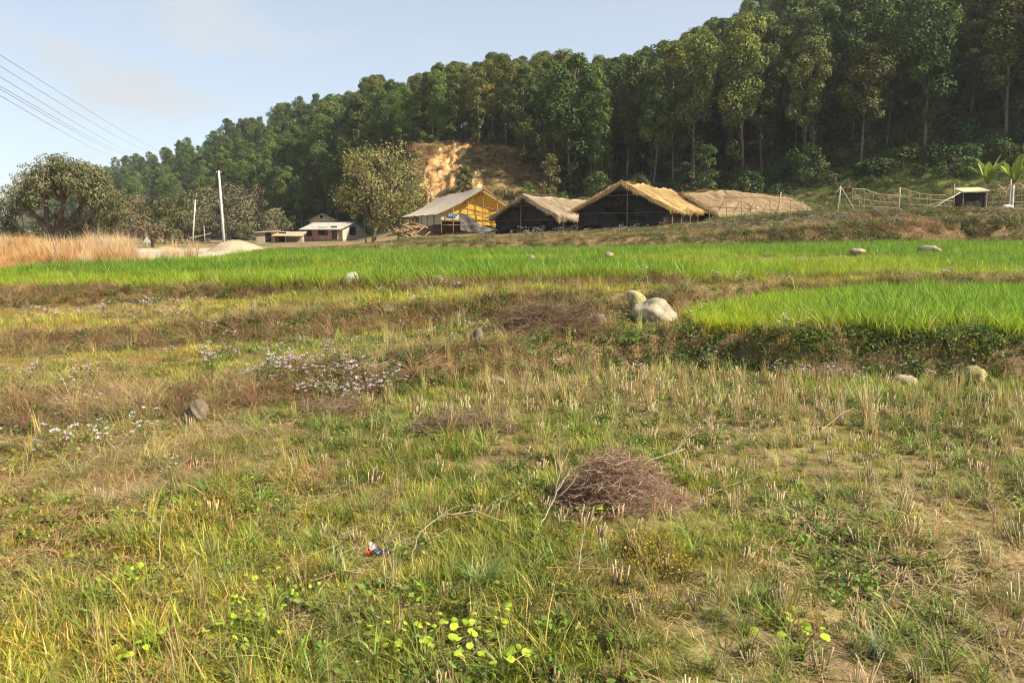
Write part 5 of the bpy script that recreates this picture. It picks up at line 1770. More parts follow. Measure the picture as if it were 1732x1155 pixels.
def mud_shed():
    d = 100.0
    x0, x1 = at(434, 410, d).x, at(506, 410, d).x
    c = (x0 + x1) / 2; fr = Frame(x0, d, 1, .1)
    zb = gz(c, d) - .1; ze = z_at(393, d)
    W = x1 - x0
    root = thing('mud_shed', (c, d, zb + .1), 'low grey mud-walled shed with brown sloping roof left of the pink house', 'shed')
    mb = MB(); mb.box(fr(1.1, -1.6, (zb + ze) / 2), (2.2, 3.2, ze - zb), fr.R); part('wall', mb, M['mud'], root)
    mb = MB(); mb.box(fr(2.2 + (W - 2.2) / 2, -2.2, (zb + ze) / 2 - .1), (W - 2.2, 2.0, ze - zb - .2), fr.R); part('wall', mb, M['mud'], root)
    mb = MB(); slab(mb, fr([-.35, 2.5, 2.5, -.35], [.3, .3, -3.4, -3.4], [ze + .02, ze + .14, ze + .24, ze + .12]), .1); part('roof', mb, M['oldroof'], root)
    mb = MB(); slab(mb, fr([2.15, W + .4, W + .4, 2.15], [.7, .7, -3.3, -3.3], [ze - .42, ze - .45, ze + .12, ze + .10]), .1); part('roof', mb, M['oldroof'], root)
    mb = MB(); mb.box(fr(1.55, .01, zb + .85), (.7, .06, 1.3), fr.R); part('doorway', mb, M['dark'], root)
    mb = MB(); mb.box(fr(3.2, -1.19, zb + .85), (1.0, .06, 1.3), fr.R); part('doorway', mb, M['dark'], root)
    for u in (2.4, 3.9, W + .2): post(root, fr(u, .55, zb), fr(u, .55, ze - .45), .05)


def low_shed():
    d = 116.0
    c = at(338, 405, d).x; fr = Frame(c, d, 1, .3); zb = gz(c, d) - .1
    root = thing('low_shed', (c, d, zb + .1), 'low dark shed with slanting grey roof behind the leaning pole', 'shed')
    z0 = z_at(402, d); z1 = z_at(394, d)
    mb = MB(); mb.box(fr(0, -1.2, (zb + z0) / 2), (2.6, 2.2, z0 - zb), fr.R); part('wall', mb, M['wood'], root)
    mb = MB(); slab(mb, fr([-1.6, 1.5, 1.5, -1.6], [.4, .4, -2.6, -2.6], [z0 - .1, z1 - .1, z1 + .05, z0 + .05]), .1); part('roof', mb, M['metal'], root)
    mb = MB(); mb.box(fr(.3, -.07, zb + .7), (.8, .06, 1.2), fr.R); part('doorway', mb, M['dark'], root)


pink_house(); upper_house(); mud_shed(); low_shed()


# ================================================================ POLES, WIRES, FENCES
def utility_pole(label, px, y0, y1, d, r, px_top):
    b = at(px, y0, d); z0 = gz(b.x, d)
    t = at(px_top, y1, d)
    root = thing('utility_pole', (b.x, d, z0), label, 'pole', 'poles beside the lane')
    mb = MB(); mb.tube([(b.x, d, z0 - .3), ((b.x + t.x) / 2, d, (z0 + t.z) / 2), (t.x, d, t.z)], [r, r * .85, r * .65], 10)
    part('shaft', mb, M['concrete'], root, True)
    mb = MB(); mb.box((t.x, d, t.z - .25), (.5, .07, .07)); part('bracket', mb, M['wood'], root)
    for s_ in (-1, 1):
        mb = MB(); mb.tube([(t.x + s_ * .2, d, t.z - .22), (t.x + s_ * .2, d, t.z - .05)], [.04, .03], 6); part('insulator', mb, M['white'], root, True)


utility_pole('tall pale concrete pole rising from the gravel beside the sand heap', 379.5, 417, 289, 74, .14, 370)
utility_pole('shorter slightly leaning pole behind the ochre sand heap', 325, 412, 338, 86, .095, 330.5)
p = at(347, 412, 84)
mb = MB(); mb.tube([(p.x, 84, gz(p.x, 84) - .2), (p.x - .03, 84, z_at(381, 84))], [.05, .04], 6)
single('wooden_post', mb, M['bamboo_pale'], (p.x, 84, gz(p.x, 84)), 'thin wooden post between the two lane poles', 'post')

WIRES = [((0, 93), (282, 257), 'topmost'), ((0, 112), (250, 252), 'second from top'), ((0, 130), (228, 256), 'third from top'), ((0, 146), (216, 256), 'upper of the close pair of wires'), ((0, 151), (211, 258), 'lower of the close pair of wires'), ((0, 162), (196, 262), 'lowest')]
for i, ((xa, ya), (xb, yb), lab) in enumerate(WIRES):
    A = np.array(at(xa - (xb - xa) * 1.2, ya - (yb - ya) * 1.25, 22)); B_ = np.array(at(xb + 4, yb + 3, 300))
    s = lin(0, 1, 60)
    # straight in plan, hung between a pole out of the frame and one on the far ridge
    A2 = np.array(at(xa, ya, 40)); 
    d = A2 - B_
    s = np.concatenate([lin(0, 1.0, 70), [1.06, 1.1]])
    Pw = B_ + d * s[:, None]
    Pw[:, 2] -= .012 * (s * (1 - s)) * np.linalg.norm(d)
    mb = MB(); mb.tube(Pw, .016, 5)
    lab2 = {'topmost': 'topmost power line crossing the sky at the left', 'lowest': 'lowest power line crossing the sky at the left'}.get(lab, 'power line in the left sky, ' + lab)
    single('power_line', mb, M['wire'], tuple(A2), lab2, 'power line', 'power lines in the left sky')


def sticks(name, label, cat, items, d, group=None):
    """a frame of bamboo sticks: (kind, (px, py), (px, py), depth offset a, depth offset b, radius, material)"""
    root = None
    for it in items:
        kind, a, b = it[:3]
        da, db = (it[3] if len(it) > 3 else 0), (it[4] if len(it) > 4 else (it[3] if len(it) > 3 else 0))
        r = (it[5] if len(it) > 5 else .035) * .72
        mat = it[6] if len(it) > 6 else 'bamboo'
        A = at(a[0], a[1], d + da); Bp = at(b[0], b[1], d + db)
        if kind == 'post':
            Bp.z = min(Bp.z, gz(Bp.x, Bp.y)) - .1
        if root is None:
            root = thing(name, (Bp.x, Bp.y, gz(Bp.x, Bp.y)), label, cat, group)
        post(root, A, Bp, r, mat, kind)
    return root


sticks('bamboo_fence', 'bamboo fence of upright and slanting sticks in front of the long thatched shed', 'fence', [
    ('post', (1200, 345), (1200, 372)), ('post', (1228, 332), (1229, 372)), ('brace', (1227, 334), (1215, 358)), ('post', (1254, 336), (1255, 372)), ('brace', (1253, 336), (1240, 362)), ('post', (1269, 343), (1270, 374)),
    ('post', (1279, 337), (1280, 374)), ('brace', (1278, 338), (1266, 358)), ('post', (1302, 338), (1303, 374)), ('brace', (1300, 340), (1288, 362)), ('post', (1337, 340), (1338, 376)), ('brace', (1318, 345), (1311, 362)),
    ('post', (1321, 325), (1315, 374), 0, 0, .05, 'bamboo_pale'), ('rail', (1225, 334), (1340, 338)), ('rail', (1340, 338), (1400, 352)), ('rail', (1200, 350), (1375, 356)), ('post', (1365, 345), (1366, 372)), ('brace', (1358, 340), (1348, 366)), ('post', (1378, 350), (1378, 370)), ('post', (1398, 340), (1399, 368))], 49)
sticks('bamboo_trellis', 'bamboo trellis with a white leaning A-shaped post at its left end', 'trellis', [
    ('post', (1422, 316), (1415, 366), 0, 0, .06, 'bamboo_pale'), ('brace', (1422, 316), (1449, 362), 0, 0, .04, 'bamboo_pale'), ('brace', (1422, 315), (1411, 330), 0, 0, .04, 'bamboo_pale'), ('post', (1421, 326), (1420, 366), .5), ('post', (1441, 319), (1441, 350), .8), ('brace', (1442, 320), (1466, 360), .8, 0),
    ('rail', (1442, 320), (1463, 320.5), .8, 1.6, .03, 'bamboo_pale'), ('rail', (1463, 320.5), (1490, 329), 1.6, 3, .03, 'bamboo_pale'), ('rail', (1490, 329), (1530, 332), 3, 5), ('post', (1461, 321), (1461, 362), 1.4), ('brace', (1461, 322), (1481, 358), 1.4, 1), ('post', (1477, 325), (1477, 360), 2.2), ('brace', (1478, 325), (1502, 352), 2.2, 2),
    ('post', (1489, 329), (1489, 358), 3), ('brace', (1490, 329), (1503, 350), 3, 2.6), ('post', (1503, 331), (1504, 356), 3.6), ('brace', (1505, 331), (1517, 350), 3.8, 3), ('post', (1453, 338), (1453, 362), .2), ('rail', (1420, 347), (1520, 352), 0, 2), ('rail', (1440, 336), (1520, 343), 1, 4), ('rail', (1420, 357), (1520, 358), 0, 1)], 43.5)
sticks('bamboo_trellis', 'sagging bamboo trellis left of the small black hut', 'trellis', [
    ('post', (1522, 317), (1518, 364), 0, 0, .06, 'bamboo_pale'), ('rail', (1522, 318), (1558, 328), 0, 1.5), ('rail', (1558, 328), (1608, 330), 1.5, 3), ('post', (1540, 323), (1540, 360), .7), ('post', (1555, 328), (1556, 360), 1.3), ('post', (1574, 331), (1573, 352), 2), ('post', (1568, 332), (1569, 352), 4), ('post', (1537, 333), (1537, 358), 3),
    ('brace', (1535, 332), (1546, 354), 3, 3), ('rail', (1555, 353), (1614, 333), -.6, -.6, .035, 'bamboo_pale'), ('rail', (1574, 354), (1624, 326), -.9, -.4, .045, 'bamboo_pale'), ('post', (1614, 311), (1612, 358), 0, 0, .06), ('post', (1604, 334), (1604, 358), .8), ('rail', (1520, 334), (1612, 340), .5, 1.5), ('rail', (1524, 346), (1612, 350), .5, 1.0), ('rail', (1490, 352), (1560, 356), 0, -.4, .03, 'bamboo_pale')], 42.5)
sticks('bamboo_fence', 'bamboo fence right of the small black hut under the banana leaves', 'fence', [
    ('rail', (1652, 327), (1702, 317)), ('rail', (1702, 317), (1745, 303)), ('post', (1710, 303), (1707, 346), 0, 0, .06, 'bamboo_pale'), ('post', (1720, 309), (1720, 352), .6), ('post', (1728, 312), (1728, 352), .2), ('post', (1678, 330), (1678, 350), .3), ('post', (1661, 328), (1658, 352), -.2), ('post', (1736, 305), (1737, 352), .4),
    ('rail', (1655, 336), (1740, 330), .2), ('rail', (1655, 345), (1740, 342), .2), ('rail', (1690, 322), (1740, 318), .6), ('post', (1706, 320), (1706, 350), .9), ('post', (1691, 324), (1691, 350), .5)], 45)


def small_hut():
    d = 44.5
    p = at(1638, 352, d); zb = gz(p.x, d) - .05
    fr = Frame(p.x, d, 1, -.08)
    root = thing('small_hut', (p.x, d, zb + .05), 'small hut of black plastic with a pale flat roof by the banana plants', 'hut')
    h = z_at(327, d)
    for nm, uu, vv, ax in (('wall_sheet', (-.62, .62), (.55, .55), 'p'), ('wall_sheet', (.62, .62), (.55, -.55), 'a'), ('wall_sheet', (-.62, -.62), (.55, -.55), 'a'), ('wall_sheet', (-.62, .62), (-.55, -.55), 'p')):
        s, f = np.meshgrid(lin(0, 1, 16), lin(0, 1, 12), indexing='ij')
        part(nm, sheet(fr, uu[0] + (uu[1] - uu[0]) * s, vv[0] + (vv[1] - vv[0]) * s, zb + (h - zb) * f, amp=.05, seed=71, freq=3, axis=ax), M['plastic'], root, True)
    mb = MB(); slab(mb, fr([-.78, .74, .86, -.62], [.75, .75, -.75, -.75], [h + .06, h + .12, h + .40, h + .34]), .06); part('roof', mb, M['hutroof'], root)
    for u in (-.64, .64): post(root, fr(u, .6, zb), fr(u, .6, h + .05), .035)
    for u in (-.64, .64): post(root, fr(u, -.6, zb), fr(u, -.6, h + .3), .035)


small_hut()


def lump(name, label, cat, px, py, d, w, h, mat, seed, z=None, dep=None, group=None, sub=3, rough=.16, tilt=0, sink=.25, lean=0):
    """an uneven stone or bag: an icosphere pulled about by noise"""
    import bmesh
    p = at(px, py, d)
    z0 = gz(p.x, d) if z is None else z
    bm = bmesh.new(); bmesh.ops.create_icosphere(bm, subdivisions=sub, radius=1)
    dep = dep or w * .8
    for v in bm.verts:
        c = v.co
        n = float(fbm(np.array([c.x * 1.3 + seed * 3.1 + c.z]), np.array([c.y * 1.3 + c.z * .7 + seed]), seed, 3)[0]) - .5
        n2 = float(fbm(np.array([c.x * 4 + seed + c.z * 2.2]), np.array([c.y * 4 + c.z * 3]), seed + 3, 3)[0]) - .5
        k = 1 + n * rough * 4 + n2 * rough * .9
        # flatten a few sides
        for nx, ny, nz, t in ((.7, -.4, .5, .80), (-.6, -.5, .55, .78), (.1, -.8, .3, .82)):
            dd = c.x * nx + c.y * ny + c.z * nz
            if dd > t: k *= t / dd
        v.co = Vector((c.x * w / 2 * k, c.y * dep / 2 * k, c.z * h / 2 * k / (1 - sink * .5)))
    R = Matrix.Rotation(tilt, 4, 'Y') @ Matrix.Rotation(lean, 4, 'X') @ Matrix.Rotation(seed * 1.3 * (lean == 0 and tilt == 0), 4, 'Z')
    bm.transform(R)
    zmin = min(v.co.z for v in bm.verts); zr = max(v.co.z for v in bm.verts) - zmin
    bmesh.ops.translate(bm, verts=bm.verts, vec=(0, 0, -zmin - sink * zr))
    me = bpy.data.meshes.new(name); bm.to_mesh(me); bm.free()
    for f_ in me.polygons: f_.use_smooth = True
    me.materials.append(M[mat])
    o = bpy.data.objects.new(name, me); o.location = (p.x, d, z0)
    link(o); tag(o, label, cat, group)
    return o


def stone(label, px, py, z, wpx, hpx, mat, seed, **k):
    """stone at a photo pixel of its foot on ground of height about z"""
    d = depth_at(py, z)
    x = t_of(px) * d
    z0 = gz(x, d)
    d = depth_at(py, z0)
    s = d / F
    return lump('stone', label, 'stone', px, py, d, wpx * s, hpx * s * 1.25, mat, seed, group='field stones', **k)


BOULDER = stone('large grey boulder on the terrace edge left of the bright wheat plot', 1106, 548, .44, 78, 36, 'stone', 2, tilt=.14, sink=.2, sub=4)
dB = BOULDER.location.y + .42
lump('stone', 'round yellowish stone standing upright just behind the large grey boulder', 'stone', 1076, 520, dB, 31 * dB / F, 36 * dB / F, 'stone_y', 5, z=z_at(522, dB), group='field stones', tilt=-.5, sink=.1)
stone('half-buried stone left of the large grey boulder, under the brush heap', 1012, 548, .44, 34, 18, 'stone_b', 6)
stone('white rounded stone on the lower edge of the wheat field', 595, 497, .68, 32, 21, 'stone_pale', 8, sink=.1)
stone('grey-brown stone half sunk in dry grass at the left of the near field', 336, 716, .08, 46, 36, 'stone_b', 9, sub=4, sink=.12)
stone('rounded stone at the foot of the bank near the right edge', 1646, 652, .02, 46, 27, 'stone_y', 11, sub=4, sink=.12)
stone('flat pale stone at the foot of the bank left of the rounded stone', 1530, 655, .02, 42, 19, 'stone', 12, sink=.1)
stone('upright pale dirt face of the bank below the brush heap', 808, 630, .15, 26, 26, 'stone_b', 13, sink=.2)  # lump standing for a face of bare dirt
stone('flat tan stone lying under the upright dirt face of the bank', 832, 648, .03, 46, 14, 'stone_b', 14)
stone('small tan stone at the foot of the second bank, left of centre', 660, 552, .45, 26, 11, 'stone_b', 15)
def bund_stone(label, px, w, h, seed):
    t = t_of(px)
    q_, t_, dk_ = node_depths(np.array([t * 15.]), np.array([15.]))
    d = float(dk_[K_CT][0] + (dk_[K_DF][0] - dk_[K_CT][0]) * np.interp(px, [0, 500, 900, 1100, 1400, 1732], [.5, .33, .30, .32, .36, .40]))
    lump('stone', label, 'stone', px, 430, d, w, h, 'stone', seed, group='field stones', sink=.05)


bund_stone('broad pale stone in the wheat field below the bamboo trellis', 1572, .60, .20, 16)
bund_stone('pale stone in the wheat field below the white leaning post', 1449, .42, .17, 17)
bund_stone('small pale stone in the wheat below the gabled thatched shed', 1030, .30, .15, 18)
bund_stone('tiny white stone in the wheat below the grey-thatched shed', 898, .2, .12, 19)
stone('small stone on the bank edge at the far right of the upper wheat', 1606, 487, .82, 16, 9, 'stone', 20)
stone('low stone on the field edge right of the white rounded stone', 690, 492, .7, 18, 8, 'stone_b', 21)
lump('white_sack', 'round white sack lying by the fence right of the small black hut', 'sack', 1702, 350, 44.5, .72, .42, 'white', 31, sink=.1)
lump('plastic_heap', 'crumpled dark plastic sheet lying on the right-hand embankment', 'plastic sheet', 1690, 374, 37.7, 1.3, .26, 'plastic_g', 33, sink=.2, rough=.34)


def heap(name, label, px, d, wpx, top_y, mat, seed, dep=None, lx=1.0):
    x = t_of(px) * d; z0 = gz(x, d); h = z_at(top_y, d) - z0; R = wpx * d / F / 2; D = dep or R * .8
    nr, na = 22, 64
    r, a = np.meshgrid(lin(0, 1, nr), lin(0, 2 * pi, na), indexing='ij')
    X = x + R * r * np.cos(a); Y = d + D * r * np.sin(a)
    prof = np.clip(1 - r ** (1.1 + .5 * lx), 0, 1) * (1 + .25 * (fbm(np.cos(a) * 2 + 5, np.sin(a) * 2 + r, seed) - .5))
    Z = terrain(X.ravel(), Y.ravel()).reshape(X.shape) - .05 + h * prof + (fbm(X * 2.2, Y * 2.2, seed) - .5) * .16 * (1 - r)
    mb = MB(); mb.grid(np.stack([X, Y, Z], -1))
    return single(name, mb, M[mat], (x, d, z0), label, 'sand heap')


heap('sand_heap', 'pale pointed sand heap at the foot of the tall concrete pole', 402, 52, 105, 405, 'sand', 3)
heap('sand_heap', 'low ochre sand heap beyond the gravel lane', 287, 64, 50, 417, 'sand_o', 4, lx=1.6)
heap('gravel_heap', 'long low bank of pale gravel joined to the pointed sand heap', 300, 46, 190, 426, 'gravel', 5, dep=3.2, lx=3)


def road_sign():
    d = 68.0
    p = at(250, 425, d); z0 = gz(p.x, d)
    root = thing('road_sign', (p.x, d, z0), 'small triangular white sign on a thin post beside the gravel lane', 'sign')
    zt = z_at(407, d)
    mb = MB(); mb.tube([(p.x, d, z0 - .1), (p.x, d, zt)], [.035, .035], 6); part('post', mb, M['bamboo_pale'], root, True)
    mb = MB(); c = np.array([p.x, d - .05, zt])
    T = np.array([[-.36, 0, -.2], [.36, 0, -.2], [0, 0, .42]])
    mb.add(np.vstack([c + T, c + T + np.array([0, .03, 0])]), [[0, 1, 4, 3], [1, 2, 5, 4], [2, 0, 3, 5]], [[0, 2, 1], [3, 4, 5]]); part('panel', mb, M['white'], root)


road_sign()


def woodpile():
    d = 57.0
    p = at(690, 398, d); z0 = gz(p.x, d)
    root = thing('wood_pile', (p.x, d, z0), 'untidy pile of timber and branches at the left front of the tarpaulin shed', 'wood pile')
    for k in range(40):
        c = np.array([p.x + random.gauss(0, .62), d + random.gauss(0, .5), z0 + abs(random.gauss(0, .35)) * 1.0 + .08])
        a = random.gauss(.15, .6) + (pi if random.random() < .5 else 0); L = random.uniform(.5, 1.5)
        dv = np.array([cos(a) * L / 2, sin(a) * L / 2, random.gauss(0, .25) * L])
        mb = MB(); mb.tube(limb(c - dv, c + dv, .02, 4), random.uniform(.03, .075), 6)
        part('log', mb, M[random.choice(['timber', 'timber', 'bamboo'])], root, True)


woodpile()


# ================================================================ SMALL THINGS OF THE FIELD
def twig(mb, p0, p1, r, col, bend=.12, n=4):
    mb.tube(limb(p0, p1, bend, n), np.linspace(r, r * .35, n), 3, col, cap=False)


def brush_pile(label, px, py, z, wpx, hpx, n, col, seed, flat=.5, long=.5):
    d = depth_at(py, z); x = t_of(px) * d; z0 = gz(x, d); s = d / F
    W, H = wpx * s, hpx * s
    mb = MB()
    rr = random.Random(seed)
    for k in range(n):
        a = rr.uniform(0, 2 * pi); q = math.sqrt(rr.random()) * (1.45 if rr.random() < .3 else 1.0)
        cx, cy = q * W / 2 * cos(a), q * W / 2 * flat * sin(a)
        top = H * math.sqrt(max(0.02, 1 - q * q))
        cz = top * rr.uniform(.05, 1.0) ** .7
        L = W * long * rr.uniform(.35, 1.0)
        da = rr.gauss(0, .75); el = rr.gauss(.02, .30)
        dv = np.array([cos(da) * cos(el), sin(da) * cos(el) * flat * 1.2, sin(el)]) * L / 2
        c = np.array([x + cx * .85, d + cy, z0 + cz * .85 + .01])
        p0, p1 = c - dv, c + dv
        p0[2] = max(p0[2], z0 + .005); p1[2] = max(p1[2], z0 + .005)
        cc = np.array(col) * rr.uniform(.6, 1.5)
        if rr.random() < .12: cc = np.array((.42, .33, .22)) * rr.uniform(.8, 1.15)
        pts = limb(p0, p1, .12, 5)
        mb.tube(pts, np.linspace(rr.uniform(.0012, .0028), .0008, 5) * max(1, d / 6.0), 3, cc, cap=False)
        for j in range(2):
            b = pts[rr.randint(1, 3)]
            e = b + np.array([rr.gauss(0, .06), rr.gauss(0, .05), rr.gauss(.02, .05)]) * W
            e[2] = max(e[2], z0 + .005)
            mb.tube(limb(b, e, .1, 3), np.array([.0016, .0012, .0008]) * max(1, d / 5.5), 3, cc * 1.1, cap=False)
    return single('brush_pile', mb, M['own'], (x, d, z0), label, 'brush pile', 'heaps of dry twigs')


brush_pile('round heap of reddish-brown dry twigs in the middle of the near field', 1055, 856, 0, 190, 112, 1150, (.255, .165, .115), 1, .75, .42)
brush_pile('flat brown heap of dry stalks left of the round twig heap', 785, 730, 0, 165, 30, 560, (.21, .145, .095), 2, .4, .6)
brush_pile('long heap of brown brushwood on the bank beside the large grey boulder', 925, 552, .45, 190, 55, 950, (.20, .13, .08), 3, .5, .5)
brush_pile('thin tangle of dry twigs on the green bank at the right', 1420, 632, .1, 95, 38, 150, (.30, .21, .14), 4, .5, .8)
brush_pile('small heap of brown stems under the lilac flowers on the first bank', 560, 685, .08, 150, 30, 260, (.21, .14, .09), 6, .5, .5)


def dry_branch(label, pts, r, fork=(), col=(.50, .42, .30), z=0):
    d0 = depth_at(pts[0][1], z)          # first point: (px, py, 0) on the ground; then (px, metres behind it, metres up)
    W = []
    for k, p_ in enumerate(pts):
        dd, h = (0, 0) if k == 0 else (p_[1 + (len(p_) > 3)], p_[-1])
        x_ = t_of(p_[0]) * (d0 + dd)
        W.append((x_, d0 + dd, gz(x_, d0 + dd) + h))
    mb = MB()
    W = np.array(W)
    # smooth the path
    s = np.linspace(0, len(W) - 1, 5 * len(W))
    path = np.stack([np.interp(s, np.arange(len(W)), W[:, k]) for k in range(3)], 1) + RNG.normal(0, r * .5, (len(s), 3))
    mb.tube(path, np.linspace(r, r * .5, len(s)), 5, np.array(col))
    for k in range(fork if isinstance(fork, int) else 0):
        i = random.randint(len(s) // 2, len(s) - 2)
        up = path[-1] - path[0]; up = up / np.linalg.norm(up)
        e = path[i] + up * random.uniform(.06, .26) + RNG.normal(0, .05, 3)
        mb.tube(limb(path[i], e, .08, 5), np.linspace(r * .5, r * .2, 5), 4, np.array(col) * random.uniform(.8, 1.1))
    o = single('dry_branch', mb, M['own'], tuple(W[0]), label, 'branch', 'dry branches in the grass')
    return o


dry_branch('arched pale dry branch bending over the grass at the bottom centre', [(690, 1000, 0), (688, 0, .06, .12), (700, 0, .12, .21), (740, 0, .25, .25), (800, 0, .40, .23), (850, 0, .45, .16)], .0038, 7, (.36, .30, .2))
dry_branch('long straight straw stalk lying across the stubble at the right', [(1150, 870, 0), (1240, 0, .35, .05), (1330, 0, .7, .04)], .003, 0, (.42, .34, .22))
dry_branch('pair of pale sticks leaning left of the round twig heap', [(905, 905, 0), (930, 0, .12, .12), (958, 0, .2, .25)], .005, 3)
dry_branch('pale bare twig sticking out of the right of the round twig heap', [(1075, 800, 0), (1110, 0, .05, .10), (1165, 0, .1, .13)], .005, 4)
dry_branch('thin white stick standing in the grass right of the arched branch', [(985, 985, 0), (987, 0, .05, .10), (992, 0, .1, .2)], .004, 1)
dry_branch('bent dry reed crossing the stubble below the rounded stone', [(1400, 735, 0), (1440, 0, .2, .14), (1490, 0, .35, .2), (1510, 0, .4, .12)], .0035, 3, (.46, .38, .24))
dry_branch('dry forked stem at the left below the yellow flowers', [(235, 975, 0), (240, 0, .05, .14), (246, 0, .1, .24)], .004, 3, (.42, .34, .22))


def straw_sheaf(label, px, py, n, h, seed):
    d = depth_at(py, 0); x = t_of(px) * d; z0 = gz(x, d)
    mb = MB()
    B = disc(n, .035) + np.array([x, d, z0])
    mb.blades(B, U(h * .5, h, n), U(0, 2 * pi, n), U(.02, .35, n), .007, vary((.42, .33, .16), n), vary((.56, .45, .24), n), segs=3)
    single('straw_tuft', mb, M['own'], (x, d, z0), label, 'straw tuft', 'upright dry straw tufts')


straw_sheaf('tall dry straw tuft standing under the flat pale stone at the right', 1480, 722, 60, .52, 1)
straw_sheaf('upright straw tuft in front of the bank below the wheat plot', 1337, 690, 36, .42, 2)
straw_sheaf('upright straw tuft leaning on the left of the round twig heap', 955, 838, 40, .30, 3)
straw_sheaf('yellow straw tuft right of the round twig heap', 1262, 868, 30, .22, 4)
straw_sheaf('stiff straw tuft near the right edge of the near stubble', 1712, 960, 26, .16, 5)


def grass_tuft(label, px, py, n, h, c0, c1, w=.006, lean=(.4, 1.3), r=.03):
    d = depth_at(py, 0); x = t_of(px) * d; z0 = gz(x, d)
    mb = MB()
    mb.blades(disc(n, r) + np.array([x, d, z0]), U(h * .55, h, n), U(0, 2 * pi, n), U(*lean, n), w, vary(c0, n), vary(c1, n), segs=5)
    single('grass_tuft', mb, M['own'], (x, d, z0), label, 'grass tuft', 'single grass tufts')


grass_tuft('bright green spreading grass tuft left of centre in the near field', 322, 838, 60, .17, (.12, .24, .06), (.16, .36, .08), .007, (.7, 1.7))
grass_tuft('spiky grey-green grass tuft on bare soil at the bottom right', 1530, 1110, 46, .22, (.16, .19, .11), (.22, .27, .15), .005, (.3, 1.3))
grass_tuft('fine green grass clump at the bottom right, left of the spiky tuft', 1320, 1030, 60, .20, (.12, .17, .06), (.17, .25, .08), .005)
grass_tuft('yellow-green grass tuft below the yellow straw tuft', 1265, 940, 40, .14, (.26, .28, .05), (.36, .38, .06), .006)
grass_tuft('yellow-green rice shoot right of the centre of the bottom edge', 1405, 975, 34, .13, (.28, .28, .05), (.38, .38, .06), .006)
grass_tuft('long-bladed green tuft below the arched dry branch', 815, 1010, 70, .26, (.13, .18, .05), (.19, .29, .06), .006)
grass_tuft('yellowing grass clump below the flat brown heap', 810, 860, 44, .22, (.34, .32, .08), (.46, .42, .08), .007, (.1, .5))


# ---- rice stubble: nearest tufts one by one, the rest as one mass
def stubble():
    kinds = [stubble_mesh(random.randint(5, 10), random.uniform(.018, .034), (.04, random.uniform(.08, .13))).mesh('rice_stubble', M['own']) for _ in range(12)]
    ang = radians(14)
    pts = []
    for i in range(-80, 80):
        for j in range(0, 60):
            u, v = i * .215 + random.gauss(0, .045), 1.9 + j * .20 + random.gauss(0, .045)
            pts.append((u * cos(ang) - (v - 4) * sin(ang) * .4, v + u * sin(ang) * .3))
    X = np.array([p_[0] for p_ in pts]); Y = np.array([p_[1] for p_ in pts])
    q, px, dk = masks(X, Y)
    keep = (Y > 2.2) & (q < dk[K_AF] - .1) & (np.abs(X) < .72 * Y + 3.2) & (RU(len(X)) < .08 + .72 * sstep(420, 1050, px + 200 * (fbm(X, Y, 171) - .5))) & (RU(len(X)) < .55 + .35 * sstep(3.0, 5.0, Y) + .15 * (px > 1100))
    X, Y, px = X[keep], Y[keep], px[keep]
    Z = terrain(X, Y)
    order = np.argsort(Y + 100 * (np.abs(X) > .70 * Y))
    near = order[:220]
    for i in near:
        o = bpy.data.objects.new('rice_stubble', kinds[random.randrange(12)])
        o.location = (X[i], Y[i], Z[i]); o.rotation_euler = (random.gauss(0, .12), random.gauss(0, .12), random.uniform(0, 6.28)); o.scale = [random.uniform(.8, 1.25)] * 3
        link(o); tag(o, 'short cut tuft of pale rice stubble in the nearest part of the field', 'stubble', 'cut rice stubble tufts in the near field')
    far = order[220:]
    k = len(far)
    pr = [proto('s', stubble_mesh(random.randint(6, 12), .035, (.05, .15), .008), M['straw']) for _ in range(5)]
    scatter('stubble_rows', 'pale cut rice stubble in rows farther up the near field', 'stubble', pr, np.stack([X[far], Y[far], Z[far]], 1), U(.6, 1.15, k), tints(k, (1, 1, 1), .2, .03), tilt=.14)


stubble()


def creeping_weed(label, px, py, n, r, seed, size=.030):
    """low weed with rounded bright yellow-green leaves"""
    d = depth_at(py, 0); x = t_of(px) * d; z0 = gz(x, d)
    root = thing('creeping_weed', (x, d, z0), label, 'weed', 'bright leafy weeds at the bottom of the field')
    mb = MB()
    leaf_mb = MB()
    a = np.arange(10) * 2 * pi / 10
    ring = np.stack([.5 * np.cos(a) * (1 + .12 * np.cos(a)), .42 * np.sin(a), .06 * np.cos(2 * a)], 1)
    leaf_mb.add(np.vstack([[0, 0, .05], ring]), None, [[0, 1 + k, 1 + (k + 1) % 10] for k in range(10)], col=(.33, .46, .04))
    me = leaf_mb.mesh('leaf', M['own'])
    for k in range(n):
        b = disc(1, r)[0]; h = random.uniform(.04, .085)
        mb.tube(limb((x + b[0] * .6, d + b[1] * .6, z0), (x + b[0], d + b[1], z0 + h), .05, 3), [.0015, .0013, .001], 3, (.25, .30, .08), cap=False)
        o = bpy.data.objects.new('leaf', me)
        o.location = (b[0], b[1], h); s_ = size * random.uniform(.65, 1.4); o.scale = (s_, s_, s_)
        o.rotation_euler = (random.gauss(.35, .35), random.gauss(0, .35), random.uniform(0, 6.28))
        link(o, root)
    part('stem', mb, M['own'], root, True)


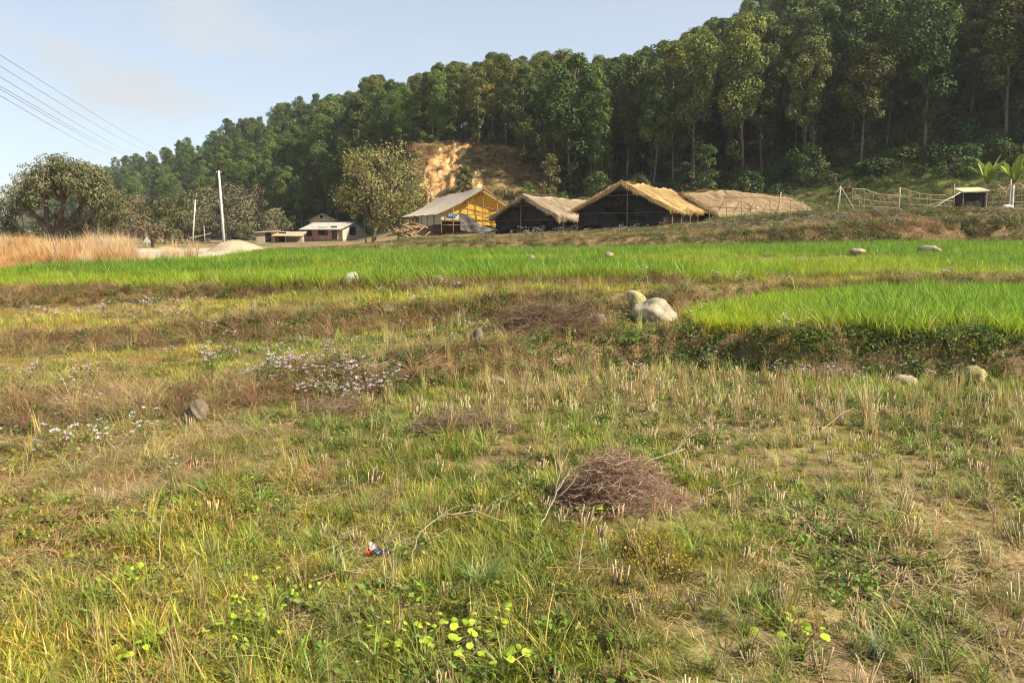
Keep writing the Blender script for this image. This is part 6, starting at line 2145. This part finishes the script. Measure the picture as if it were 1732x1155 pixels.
for a in (('bright round-leaved weed at the bottom edge, left of centre', 185, 1118, 9, .10, 1, .034), ('leafy weed with bright round leaves at the bottom, left of the bare patch', 395, 1075, 26, .20, 2, .026),
          ('patch of bright leafy weed above the bare patch at the bottom left', 440, 1020, 30, .20, 3, .020), ('bright round-leaved weed at the bottom centre', 770, 1100, 24, .16, 4, .030), ('round-leaved weed beside the bottom centre weed, on its left', 660, 1105, 18, .16, 5, .024),
          ('single bright round-leaved weed at the very bottom edge near the centre', 850, 1140, 7, .10, 6, .036), ('leafy light green weed under the dry forked stem', 200, 1005, 22, .12, 7, .026), ('pale broad-leaved weed on bare soil at the bottom right', 1370, 1095, 16, .16, 8, .034),
          ('light green weed at the foot of the round twig heap', 1010, 875, 20, .10, 9, .024), ('leafy weed between the bottom centre weed and the arched branch', 800, 1070, 14, .15, 10, .026)):
    creeping_weed(a[0], a[1], a[2], int(a[3] * 1.5), *a[4:])


def wrapper():
    d = depth_at(945, 0); x = t_of(625) * d; z0 = gz(x, d)
    root = thing('snack_wrapper', (x, d, z0), 'crumpled dark snack wrapper lying in the grass at the bottom left of centre', 'wrapper')
    for nm, mat, u0, u1, w0, w1 in (('torn_end', 'foil_red', 0, .3, .045, .04), ('foil_lining', 'foil_pale', .14, .26, .022, .015), ('body', 'foil_dark', .28, 1.0, .042, .018)):
        u, v = np.meshgrid(lin(u0, u1, 12), lin(-1, 1, 9), indexing='ij')
        wd = w0 + (w1 - w0) * (u - u0) / (u1 - u0)
        X = x - .045 + .11 * u + .02 * v * 0
        Y = d - .01 + v * wd
        Z = z0 + .055 - .035 * u + (fbm(u * 6 + v, v * 3, 3) - .5) * .05 + (.02 if nm == 'foil_lining' else 0) + .012 * np.abs(v)
        X = X + (fbm(u * 5, v * 3 + 4, 5) - .5) * .03
        mb = MB(); mb.grid(np.stack([X, Y, Z], -1)); mb.grid(np.stack([X, Y, Z - .004 - .012 * (1 - v * v)], -1), flip=True)
        part(nm, mb, M[mat], root, False)


wrapper()

# ================================================================ AIR
import bmesh as _bm
def haze():
    bm = _bm.new(); _bm.ops.create_cube(bm, size=1)
    me = bpy.data.meshes.new('haze'); bm.to_mesh(me); bm.free()
    o = bpy.data.objects.new('haze', me)
    o.scale = (1860, 1860, 152); o.location = (0, 0, 73)
    m = bpy.data.materials.new('haze_air'); m.use_nodes = True
    m.node_tree.nodes.clear()
    out = m.node_tree.nodes.new('ShaderNodeOutputMaterial'); v = m.node_tree.nodes.new('ShaderNodeVolumePrincipled')
    v.inputs['Color'].default_value = (.86, .92, 1.0, 1); v.inputs['Density'].default_value = .00025; v.inputs['Anisotropy'].default_value = .2
    m.node_tree.links.new(v.outputs[0], out.inputs['Volume'])
    me.materials.append(m)
    link(o); tag(o, 'thin pale haze in the air over the valley', 'haze', kind='stuff')


HAZE = True
if HAZE: haze()
